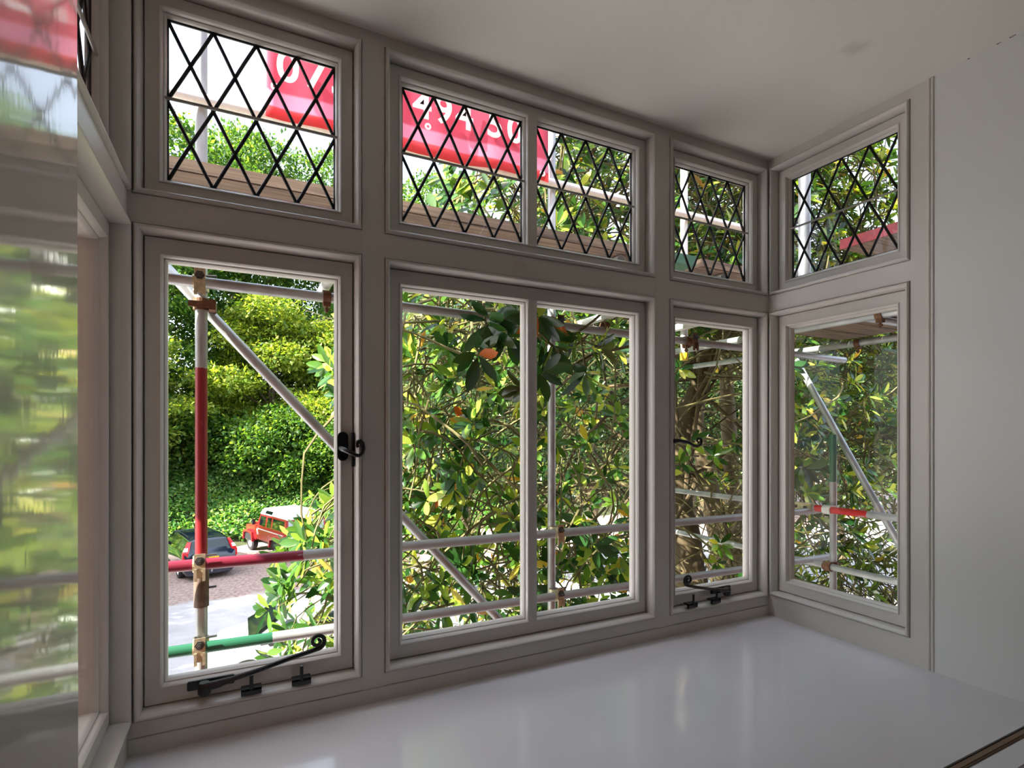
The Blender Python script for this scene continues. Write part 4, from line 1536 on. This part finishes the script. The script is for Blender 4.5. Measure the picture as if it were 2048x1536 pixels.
for c, a, ex in zip(C_all, A_all, isx):
    k = MR.integers(7, 11)
    h = np.array([0, 0, 1.0]) if abs(a[2]) < .9 else np.array([1.0, 0, 0])
    e1 = unit(np.cross(a, h))
    e2 = np.cross(a, e1)
    ph = MR.uniform(0, 6.28)
    for i in range(k):
        an = ph + i * 2.4 + MR.normal(0, .2)
        el = MR.uniform(.15, .95)
        rad = e1 * math.cos(an) + e2 * math.sin(an)
        d = unit(rad * math.cos(el) + a * math.sin(el) + np.array([0, 0, -.12]))
        nrm = unit(a * math.cos(el) - rad * math.sin(el) + MR.normal(0, .15, 3) + np.array([0, 0, .25]))
        LP.append(c + a * MR.uniform(-.05, .02) + rad * .01)
        LD.append(d)
        LN.append(nrm)
        LL.append((MR.uniform(.095, .155) if not ex else MR.uniform(.14, .19)))
        LX.append(ex)
LP, LD, LN, LL, LX = map(np.array, (LP, LD, LN, LL, LX))
LS = unit(np.cross(LN, LD))
LN = np.cross(LD, LS)
LW = LL * MR.uniform(.31, .42, len(LL))

# which leaves the windows show largest
cosY, sinY = math.cos(YAW), math.sin(YAW)
mid = LP + LD * LL[:, None] * .5
xc = mid[:, 0] * cosY - mid[:, 1] * sinY
dep = mid[:, 0] * sinY + mid[:, 1] * cosY
px_ = 1024 + 1081.3 * xc / dep
py_ = 861.5 - 1081.3 * (mid[:, 2] - EYE) / dep
inwin = np.zeros(len(mid), bool)
for side in ('f', 'r'):
    if side == 'f':
        tt = 1.244 / mid[:, 1]
        uu, vv = mid[:, 0] * tt, EYE + (mid[:, 2] - EYE) * tt
        spans = [A, B, C]
    else:
        tt = 1.578 / mid[:, 0]
        uu, vv = mid[:, 1] * tt, EYE + (mid[:, 2] - EYE) * tt
        spans = [R]
    for sp in spans:
        for row in (LO, UP):
            inwin |= (uu > sp[0] + .05) & (uu < sp[1] - .05) & (vv > row[0] + .05) & (vv < row[1] - .05)
facing = np.abs(np.einsum('ij,ij->i', LN, unit(mid - np.array([0, 0, EYE]))))
score = np.where(inwin, LL / dep * (.35 + facing), 0)
order = np.argsort(-score)
single = np.zeros(len(mid), bool)
single[order[:300]] = True

TEMPL = [big_leaf_template(c_, f_) for c_, f_ in ((.10, .10), (.22, .06), (.02, .16), (.32, .12), (.16, .02))]
kind = MR.integers(0, len(TEMPL), len(mid))
# all the other leaves: one joined part
vs, fs, ts = [], [], []
basei = 0
for ti, (tv, tf) in enumerate(TEMPL):
    sel = np.where((kind == ti) & ~single)[0]
    V = (LP[sel][:, None, :] + LD[sel][:, None, :] * (tv[None, :, 0:1] * LL[sel][:, None, None]) + LS[sel][:, None, :] * (tv[None, :, 1:2] * LW[sel][:, None, None])
         + LN[sel][:, None, :] * (tv[None, :, 2:3] * LW[sel][:, None, None]))
    flat = np.array([i for q in tf for i in q])
    tot = np.array([len(q) for q in tf])
    vs.append(V.reshape(-1, 3))
    fs.append((np.arange(len(sel))[:, None] * len(tv) + flat[None, :]).ravel() + basei)
    ts.append(np.tile(tot, len(sel)))
    basei += len(sel) * len(tv)
base = Vector(mag.location)
me = np_mesh('foliage', np.concatenate(vs) - np.array(base), np.concatenate(fs), np.concatenate(ts), [M['magnolia_leaf']], smooth=True)
fo = bpy.data.objects.new('foliage', me)
COL.objects.link(fo)
fo.parent = mag
fo['kind'] = 'stuff'
# the nearest leaves one by one
leaf_me = {}
for ti, (tv, tf) in enumerate(TEMPL):
    for mn in ('magnolia_leaf_single', 'leaf_shaded', 'leaf_rust'):
        me = bpy.data.meshes.new('leaf')
        me.from_pydata([tuple(q) for q in tv], [], tf)
        me.materials.append(M[mn])
        me.polygons.foreach_set('use_smooth', [True] * len(me.polygons))
        leaf_me[(ti, mn)] = me
for i in np.where(single)[0]:
    if LX[i]:
        mn = 'leaf_rust' if MR.random() < .07 else 'leaf_shaded'
    else:
        mn = 'leaf_rust' if MR.random() < .02 else 'magnolia_leaf_single'
    o = bpy.data.objects.new('leaf', leaf_me[(int(kind[i]), mn)])
    COL.objects.link(o)
    o.parent = mag
    mtx = Matrix((LD[i] * LL[i], LS[i] * LW[i], LN[i] * LW[i])).transposed().to_4x4()
    mtx.translation = Vector(LP[i]) - base
    o.matrix_local = mtx

# branches to the leaf rosettes and a tangle of bare twigs
br = MB()
tw = MB()
anchors = []
for pts, rad in stems:
    for i in range(len(pts) - 1):
        for t in (0, .33, .66):
            q = Vector(pts[i]).lerp(Vector(pts[i + 1]), t)
            if q.z > -.6:
                anchors.append(q)
hubs = []
for i in range(70):
    a = rr_.choice(anchors)
    c = Vector(tuple(ros[rr_.randrange(len(ros))]))
    e = a.lerp(c, rr_.uniform(.6, 1.0))
    path = limb(a, e, .2, 7, rr_)
    br.tube(path, list(np.linspace(rr_.uniform(.014, .032), .008, 8)), 6)
    hubs += path[3:]
hub_np = np.array([tuple(h) for h in hubs])
for i in range(0, len(ros)):
    if i % 2 and ros[i, 1] > 4.6:
        continue
    c = ros[i]
    dist = np.linalg.norm(hub_np - c, axis=1)
    h = Vector(tuple(hub_np[int(np.argsort(dist)[rr_.randrange(8)])]))
    hv = h - Vector(tuple(c))
    if hv.length > .9:
        h = Vector(tuple(c)) + (hv.normalized() + Vector((rr_.uniform(-.6, .6), rr_.uniform(-.6, .6), rr_.uniform(-.6, .4)))).normalized() * rr_.uniform(.5, .9)
    h.x = max(h.x, left_edge(h.y, h.z) + .12)
    tw.tube(limb(h, c - axis_out[i] * .05, .24, 6, rr_), list(np.linspace(.009, .0045, 7)), 4)
for c, a in zip(extra, axis_ext):
    e = Vector(tuple(c - a * rr_.uniform(.5, .9))) + Vector((rr_.uniform(.1, .5), rr_.uniform(.3, .8), rr_.uniform(-.1, .3)))
    tw.tube(limb(e, c, .1, 5, rr_), list(np.linspace(.012, .006, 6)), 5)
for i in range(420):
    c = Vector((rr_.uniform(1.6, 7.2), rr_.uniform(3.6, 7.0), rr_.uniform(-.2, 3.6)))
    if c.x < left_edge(c.y, c.z) + .5:
        continue
    dv = Vector((rr_.uniform(-1, 1), rr_.uniform(-.8, .6), rr_.uniform(-.5, .7))).normalized() * rr_.uniform(.5, 1.5)
    tw.tube(limb(c, c + dv, .22, 6, rr_), list(np.linspace(rr_.uniform(.007, .014), .004, 7)), 4)
mag_part(br, 'branches', 'bark')['kind'] = 'stuff'
mag_part(tw, 'twigs', 'twig')['kind'] = 'stuff'


# ------------------------------------------------------------------ cars
def wheel(root, x, y, r, w, side, spokes=5):
    mb = MB()
    pr = [(r * .62, -w / 2), (r * .90, -w / 2), (r, -w * .36), (r, w * .36), (r * .90, w / 2), (r * .62, w / 2)]
    mb.lathe(pr, (x, y, r), 'y', 28)
    o = mb.build('wheel', M['tyre'], root, smooth=True, world=False)
    mb = MB()
    s = side
    mb.lathe([(0, s * w * .30), (r * .2, s * w * .40), (r * .22, s * w * .30), (r * .52, s * w * .18), (r * .58, s * w * .46), (r * .64, s * w * .46), (r * .64, -s * w * .3), (0, -s * w * .3)], (x, y, r), 'y', 24, closed=False)
    mb.build('rim', M['alloy'], o, smooth=True, world=False)
    return o


# red off-road station wagon ------------------------------------------------
hd = math.atan2(2.53, -.90)          # rear -> front
rc = empty('off_road_car', (1.385 + .90 * .28, 24.10 - .02, -3.9), hd)
# local axes: x forward, y to the vehicle's left; the left wheels stand on the line measured from the photograph
rc.location = Vector((1.385, 24.10, -3.9)) + Vector((math.sin(hd), -math.cos(hd), 0)) * .74 - Vector((math.cos(hd), math.sin(hd), 0)) * -.0
tag(rc, 'boxy red off-road car with a white roof and a spare wheel on its back door', 'car')
WB = 2.79
H = .895


def lr(mb, name, mat, bevel=0.0, label=None, parent=None):
    o = mb.build(name, M[mat], parent or rc, world=False, bevel=bevel)
    if label:
        o['label'] = label
    return o


mb = MB()
mb.box(-.92, 2.05, -H, H, .62, 1.20)                       # tub
mb.hexa([(2.05, -H + .02, .55), (3.30, -H + .06, .60), (3.30, H - .06, .60), (2.05, H - .02, .55), (2.05, -H, 1.20), (3.28, -H + .06, 1.10), (3.28, H - .06, 1.10), (2.05, H, 1.20)])
mb.hexa([(1.95, -.62, 1.19), (3.30, -.55, 1.09), (3.30, .55, 1.09), (1.95, .62, 1.19), (1.95, -.60, 1.27), (3.26, -.52, 1.17), (3.26, .52, 1.17), (1.95, .60, 1.27)])
lr(mb, 'body', 'car_red', .025)
mb = MB()
mb.hexa([(-.92, -H + .01, 1.19), (1.98, -H + .01, 1.19), (1.98, H - .01, 1.19), (-.92, H - .01, 1.19), (-.86, -H + .09, 1.72), (1.72, -H + .09, 1.72), (1.72, H - .09, 1.72), (-.86, H - .09, 1.72)])
lr(mb, 'cabin', 'car_red', .02)
mb = MB()
mb.hexa([(-.93, -H + .06, 1.71), (1.80, -H + .06, 1.71), (1.80, H - .06, 1.71), (-.93, H - .06, 1.71), (-.86, -H + .18, 1.97), (1.66, -H + .18, 1.97), (1.66, H - .18, 1.97), (-.86, H - .18, 1.97)])
lr(mb, 'roof', 'car_white', .05, 'white roof')


def side_pane(x0, x1, z0, z1, s, mat='car_glass'):
    def yy(z):
        return s * (H - .01 - .08 * (z - 1.19) / .53 + .006)
    m_ = MB()
    m_.hexa([(x0, yy(z0) - s * .02, z0), (x1, yy(z0) - s * .02, z0), (x1, yy(z0), z0), (x0, yy(z0), z0), (x0, yy(z1) - s * .02, z1), (x1, yy(z1) - s * .02, z1), (x1, yy(z1), z1), (x0, yy(z1), z1)])
    lr(m_, 'side_window', mat)


for s in (1, -1):
    side_pane(-.72, .36, 1.25, 1.66, s)
    side_pane(.52, .92, 1.25, 1.66, s)
    side_pane(1.08, 1.66, 1.25, 1.66, s)
# roof side light
for s in (1, -1):
    mb = MB()
    def ry(z):
        return s * (H - .06 - .12 * (z - 1.71) / .26 + .012)
    mb.hexa([(.55, ry(1.79) - s * .03, 1.79), (1.22, ry(1.79) - s * .03, 1.79), (1.22, ry(1.79), 1.79), (.55, ry(1.79), 1.79), (.55, ry(1.91) - s * .03, 1.91), (1.20, ry(1.91) - s * .03, 1.91), (1.20, ry(1.91), 1.91), (.55, ry(1.91), 1.91)])
    lr(mb, 'roof_window', 'car_glass')
# rear door, windows, spare wheel
mb = MB()
mb.hexa([(-.955, -.46, .66), (-.92, -.46, .66), (-.92, .46, .66), (-.955, .46, .66), (-.90, -.45, 1.80), (-.86, -.45, 1.80), (-.86, .45, 1.80), (-.90, .45, 1.80)])
lr(mb, 'rear_door', 'car_red', .012)


def rear_pane(y0, y1, z0, z1, off=.002):
    def xx(z):
        return -.955 + .055 * (z - .66) / 1.14 - off
    m_ = MB()
    m_.hexa([(xx(z0), y0, z0), (xx(z0) + .02, y0, z0), (xx(z0) + .02, y1, z0), (xx(z0), y1, z0), (xx(z1), y0, z1), (xx(z1) + .02, y0, z1), (xx(z1) + .02, y1, z1), (xx(z1), y1, z1)])
    return m_


lr(rear_pane(-.39, .39, 1.22, 1.70, .008), 'rear_window', 'pale_glass')
for s in (1, -1):
    m_ = MB()
    y0, y1 = sorted((s * .55, s * .74))
    m_.hexa([(-.93, y0, 1.26), (-.90, y0, 1.26), (-.90, y1, 1.26), (-.93, y1, 1.26), (-.883, y0, 1.66), (-.85, y0, 1.66), (-.85, y1, 1.66), (-.883, y1, 1.66)])
    lr(m_, 'corner_window', 'pale_glass', .006)
m_ = MB()
m_.box(-.925, -.90, -.14, .10, 1.70, 1.735)
lr(m_, 'rear_lamp_bar', 'tail')
mb = MB()
mb.lathe([(.23, -.10), (.34, -.10), (.385, -.06), (.385, .06), (.34, .10), (.23, .10)], (-1.07, -.12, 1.15), 'x', 28)
sp = lr(mb, 'spare_wheel', 'tyre')
mb = MB()
mb.lathe([(0, -.07), (.06, -.09), (.2, -.04), (.235, -.09), (.235, .08), (0, .08)], (-1.07, -.12, 1.15), 'x', 24, closed=False)
lr(mb, 'rim', 'alloy', parent=sp)
# wheels, arches
for x in (0.0, WB):
    for s in (1, -1):
        wheel(rc, x, s * .74, .385, .235, s)
        ag = MB()
        pts_o, pts_i = [], []
        for i in range(9):
            a = PI * (i / 8)
            cx = math.cos(a)
            sz = math.sin(a)
            sq = max(abs(cx), abs(sz) * 1.0)
            pts_o.append((x + .56 * cx / max(abs(cx), abs(sz)) ** .55, .47 + .46 * sz / max(abs(cx), abs(sz)) ** .55))
            pts_i.append((x + .47 * cx / max(abs(cx), abs(sz)) ** .55, .47 + .36 * sz / max(abs(cx), abs(sz)) ** .55))
        y0, y1 = sorted((s * (H - .03), s * (H + .075)))
        for i in range(8):
            ag.hexa([(pts_i[i][0], y0, pts_i[i][1]), (pts_o[i][0], y0, pts_o[i][1]), (pts_o[i + 1][0], y0, pts_o[i + 1][1]), (pts_i[i + 1][0], y0, pts_i[i + 1][1]),
                     (pts_i[i][0], y1, pts_i[i][1]), (pts_o[i][0], y1, pts_o[i][1]), (pts_o[i + 1][0], y1, pts_o[i + 1][1]), (pts_i[i + 1][0], y1, pts_i[i + 1][1])])
        lr(ag, 'wheel_arch', 'car_red')
        wd = MB()
        wd.prism([(px2, pz2) for px2, pz2 in pts_i], s * (H - .012), s * (H + .004), 'xz')
        lr(wd, 'arch_liner', 'plastic')
mb = MB()
mb.box(-.90, 3.2, -.6, .6, .42, .66)
lr(mb, 'chassis', 'plastic')
# bodyside stripe and panel
for s in (1, -1):
    mb = MB()
    y0, y1 = sorted((s * (H - .004), s * (H + .006)))
    mb.box(-.72, 1.80, y0, y1, 1.075, 1.115)
    lr(mb, 'side_stripe', 'decal')
    mb = MB()
    for k in range(2):
        xx_ = 1.72 + .10 * k
        mb.hexa([(xx_, y0, .84), (xx_ + .05, y0, .84), (xx_ + .05, y1, .84), (xx_, y1, .84), (xx_ + .09, y0, 1.07), (xx_ + .14, y0, 1.07), (xx_ + .14, y1, 1.07), (xx_ + .09, y1, 1.07)])
    lr(mb, 'side_decal', 'decal')
    mb = MB()
    mb.box(1.90, 2.0, min(s * .95, s * 1.08), max(s * .95, s * 1.08), 1.26, 1.50)
    mb.tube([(1.95, s * .86, 1.30), (1.95, s * 1.0, 1.34)], .018, 6)
    lr(mb, 'door_mirror', 'plastic', .01)
    mb = MB()
    mb.box(-.945, -.92, min(s * .60, s * .70), max(s * .60, s * .70), .84, 1.02)
    lr(mb, 'tail_lamp', 'tail')
mb = MB()
mb.box(-.965, -.955, .46, .80, .845, 1.075)
pl = lr(mb, 'number_plate', 'plate', label='square yellow number plate')
for row, txt in ((.97, 'K774'), (.865, 'L57')):
    cu = bpy.data.curves.new('plate_characters', 'FONT')
    cu.body = txt
    cu.size = .118
    cu.extrude = .001
    cu.align_x = 'CENTER'
    cu.materials.append(M['plate_text'])
    t = text_mesh('plate_characters', cu)
    t.parent = pl
    t.rotation_euler = (PI / 2, 0, -PI / 2)
    t.location = (-.967, .63, row)
mb = MB()
mb.box(-1.0, -.92, -.85, .85, .55, .64)
lr(mb, 'rear_bumper', 'plastic', .01)

# low cars built from cross sections ------------------------------------------
def section_car(root, stations, paint):
    """stations: (x, half width sill, half width belt, z belt, half width roof, z roof)"""
    mb = MB()
    rows = []
    for (x, ws, wb, zb, wr_, zr) in stations:
        half = [(ws * .9, .20), (ws, .30), (wb, .58), (wb * .985, zb), (wr_ + .03, zr - .05), (wr_ * .8, zr)]
        row = [(x, y, z) for y, z in half] + [(x, -y, z) for y, z in half[::-1]]
        rows.append(len(mb.v))
        mb.v += row
    n = 12
    for a, b in zip(rows[:-1], rows[1:]):
        for k in range(n):
            k1 = (k + 1) % n
            mb.quad(a + k, a + k1, b + k1, b + k)
    mb.quad(*[rows[0] + k for k in range(n)])
    mb.quad(*[rows[-1] + k for k in range(n)][::-1])
    return mb.build('body', M[paint], root, smooth=True, world=False)


def st_interp(st, x):
    xs = [s[0] for s in st]
    return [float(np.interp(x, xs, [s[k] for s in st])) for k in range(6)]


def side_glass(root, st, x0, x1, s, f0=.06, f1=.92, tip0=None, tip1=None, mat='car_glass', name='side_window'):
    def P(x, f, out):
        _, ws, wb, zb, wr_, zr = st_interp(st, x)
        y = wb * .985 + (wr_ + .03 - wb * .985) * f + out
        z = zb + (zr - .05 - zb) * f
        return (x, s * y, z)
    xa0, xa1 = x0, x1
    xb0 = x0 if tip0 is None else tip0
    xb1 = x1 if tip1 is None else tip1
    mb = MB()
    mb.hexa([P(xa0, f0, -.03), P(xa1, f0, -.03), P(xa1, f0, .006), P(xa0, f0, .006), P(xb0, f1, -.03), P(xb1, f1, -.03), P(xb1, f1, .006), P(xb0, f1, .006)])
    return mb.build(name, M[mat], root, world=False)


EST = [(-2.25, .72, .80, .74, .66, .80), (-2.20, .78, .84, .96, .66, 1.02), (-2.02, .82, .87, .97, .60, 1.36), (-1.90, .83, .88, .97, .58, 1.43), (-1.0, .84, .885, .96, .60, 1.47), (0.2, .84, .885, .95, .60, 1.46),
       (.62, .84, .885, .95, .58, 1.39), (1.30, .84, .88, .94, .70, 1.02), (1.9, .82, .86, .86, .70, .92), (2.22, .74, .78, .66, .60, .76)]
h2 = math.atan2(.955, -.26)
ec = tag(empty('estate_car', (0, 0, -3.9), h2), 'dark navy blue estate car parked beside the red one, its tail lamps facing the house', 'car')
ec.location = Vector((-.98, 22.15, -3.9)) + Vector((math.cos(h2), math.sin(h2), 0)) * 2.2
section_car(ec, EST, 'car_navy')


def ecp(mb, name, mat, bevel=0, parent=None):
    return mb.build(name, M[mat], parent or ec, world=False, bevel=bevel)


for s in (1, -1):
    side_glass(ec, EST, -1.86, -1.02, s, tip0=-1.84)
    side_glass(ec, EST, -.94, -.05, s)
    side_glass(ec, EST, .03, 1.05, s, tip1=.52)
mb = MB()
mb.hexa([(-2.205, -.66, 1.0), (-2.16, -.66, 1.0), (-2.16, .66, 1.0), (-2.205, .66, 1.0), (-2.035, -.56, 1.36), (-1.98, -.56, 1.36), (-1.98, .56, 1.36), (-2.035, .56, 1.36)])
ecp(mb, 'rear_window', 'car_glass', .004)
mb = MB()
mb.hexa([(.72, -.60, 1.355), (1.26, -.72, 1.01), (1.26, .72, 1.01), (.72, .60, 1.355), (.74, -.60, 1.40), (1.30, -.72, 1.045), (1.30, .72, 1.045), (.74, .60, 1.40)])
ecp(mb, 'windscreen', 'car_glass')
for s in (1, -1):
    mb = MB()
    a0, a1 = sorted((s * .70, s * .875))
    mb.hexa([(-2.235, a0, .74), (-2.06, a0, .74), (-2.06, a1, .74), (-2.215, a1, .74), (-2.21, a0, 1.0), (-2.04, a0, 1.0), (-2.04, a1, 1.0), (-2.19, a1, 1.0)])
    tl = ecp(mb, 'tail_lamp', 'tail', .01)
    mb = MB()
    b0, b1 = sorted((s * .60, s * .80))
    mb.hexa([(-2.20, s * .68, 1.0), (-2.08, s * .68, 1.0), (-2.06, s * .87, 1.0), (-2.16, s * .87, 1.0), (-2.045, s * .58, 1.36), (-1.96, s * .58, 1.36), (-1.94, s * .69, 1.36), (-2.01, s * .69, 1.36)])
    ecp(mb, 'pillar_lamp', 'tail', .004, tl)
    mb = MB()
    mb.hexa([(-2.185, s * .72, 1.06), (-2.12, s * .72, 1.06), (-2.10, s * .855, 1.06), (-2.15, s * .855, 1.06), (-2.135, s * .69, 1.18), (-2.06, s * .69, 1.18), (-2.04, s * .80, 1.18), (-2.10, s * .80, 1.18)])
    ecp(mb, 'clear_lens', 'tail_white', 0, tl)
    for x in (-1.33, 1.35):
        wheel(ec, x, s * .77, .315, .205, s)
    mb = MB()
    mb.tube([(-1.7, s * .60, 1.475), (-1.6, s * .60, 1.50), (.1, s * .61, 1.50), (.2, s * .61, 1.47)], .016, 6)
    ecp(mb, 'roof_rail', 'plastic')
    mb = MB()
    mb.box(.78, .92, min(s * .9, s * 1.06), max(s * .9, s * 1.06), .96, 1.08)
    ecp(mb, 'door_mirror', 'car_navy', .02)
mb = MB()
mb.box(-2.30, -2.12, -.80, .80, .36, .58)
ecp(mb, 'rear_bumper', 'car_navy', .03)
mb = MB()
mb.box(-2.262, -2.24, -.26, .26, .70, .80)
ecp(mb, 'number_plate', 'plate')
mb = MB()
mb.tube([(-2.28, 0, .30), (-2.40, 0, .31), (-2.40, 0, .38)], .02, 8)
ecp(mb, 'tow_hook', 'alloy')

HAT = [(-1.95, .70, .78, .72, .62, .80), (-1.90, .78, .83, .95, .62, 1.00), (-1.65, .80, .85, .95, .56, 1.40), (-.9, .82, .86, .94, .58, 1.48), (.15, .82, .86, .93, .58, 1.45), (.5, .82, .86, .93, .56, 1.38),
       (1.15, .82, .855, .92, .68, 1.02), (1.7, .80, .84, .84, .66, .92), (1.98, .70, .76, .62, .56, .72)]
hc = tag(empty('hatchback', (1.29, 12.95, -3.9), PI), 'silver white hatchback on the drive, mostly hidden behind magnolia leaves', 'car')
section_car(hc, HAT, 'car_silver')


def hcp(mb, name, mat, bevel=0):
    return mb.build(name, M[mat], hc, world=False, bevel=bevel)


for s in (1, -1):
    side_glass(hc, HAT, -1.5, -.72, s)
    side_glass(hc, HAT, -.64, .95, s, tip1=.42)
    for x in (-1.25, 1.18):
        wheel(hc, x, s * .755, .31, .20, s)
    mb = MB()
    mb.box(.66, .80, min(s * .88, s * 1.05), max(s * .88, s * 1.05), .95, 1.07)
    hcp(mb, 'door_mirror', 'plastic', .02)
    mb = MB()
    pts = [(1.18 + .40 * math.cos(PI * i / 12), .30 + .40 * math.sin(PI * i / 12)) for i in range(13)]
    mb.prism(pts, s * .80, s * .853, 'xz')
    hcp(mb, 'arch_liner', 'plastic')
mb = MB()
mb.hexa([(.58, -.56, 1.34), (1.10, -.70, 1.015), (1.10, .70, 1.015), (.58, .56, 1.34), (.61, -.56, 1.39), (1.16, -.70, 1.05), (1.16, .70, 1.05), (.61, .56, 1.39)])
hcp(mb, 'windscreen', 'car_glass')
mb = MB()
mb.box(1.86, 2.02, -.72, .72, .34, .60)
hcp(mb, 'front_bumper', 'car_silver', .03)

# dry grass at the edge of the drive
rng = np.random.default_rng(8)
N = 6000
px = rng.uniform(-3.0, 2.5, N)
py = rng.uniform(9.6, 11.9, N)
pos = np.stack([px, py, np.full(N, -3.9)], 1)
d = unit(np.stack([rng.normal(0, .35, N), rng.normal(0, .35, N), np.ones(N)], 1))
s, n = leaf_frames(d, rng)
L = rng.uniform(.12, .42, N)
v, f, t = small_leaves(pos, d, s, n, L, np.full(N, .016))
gr = bpy.data.objects.new('grass', np_mesh('grass', v, f, t, [M['grass']]))
COL.objects.link(gr)
tag(gr, 'pale dry grass at the near edge of the drive', 'grass', kind='stuff')
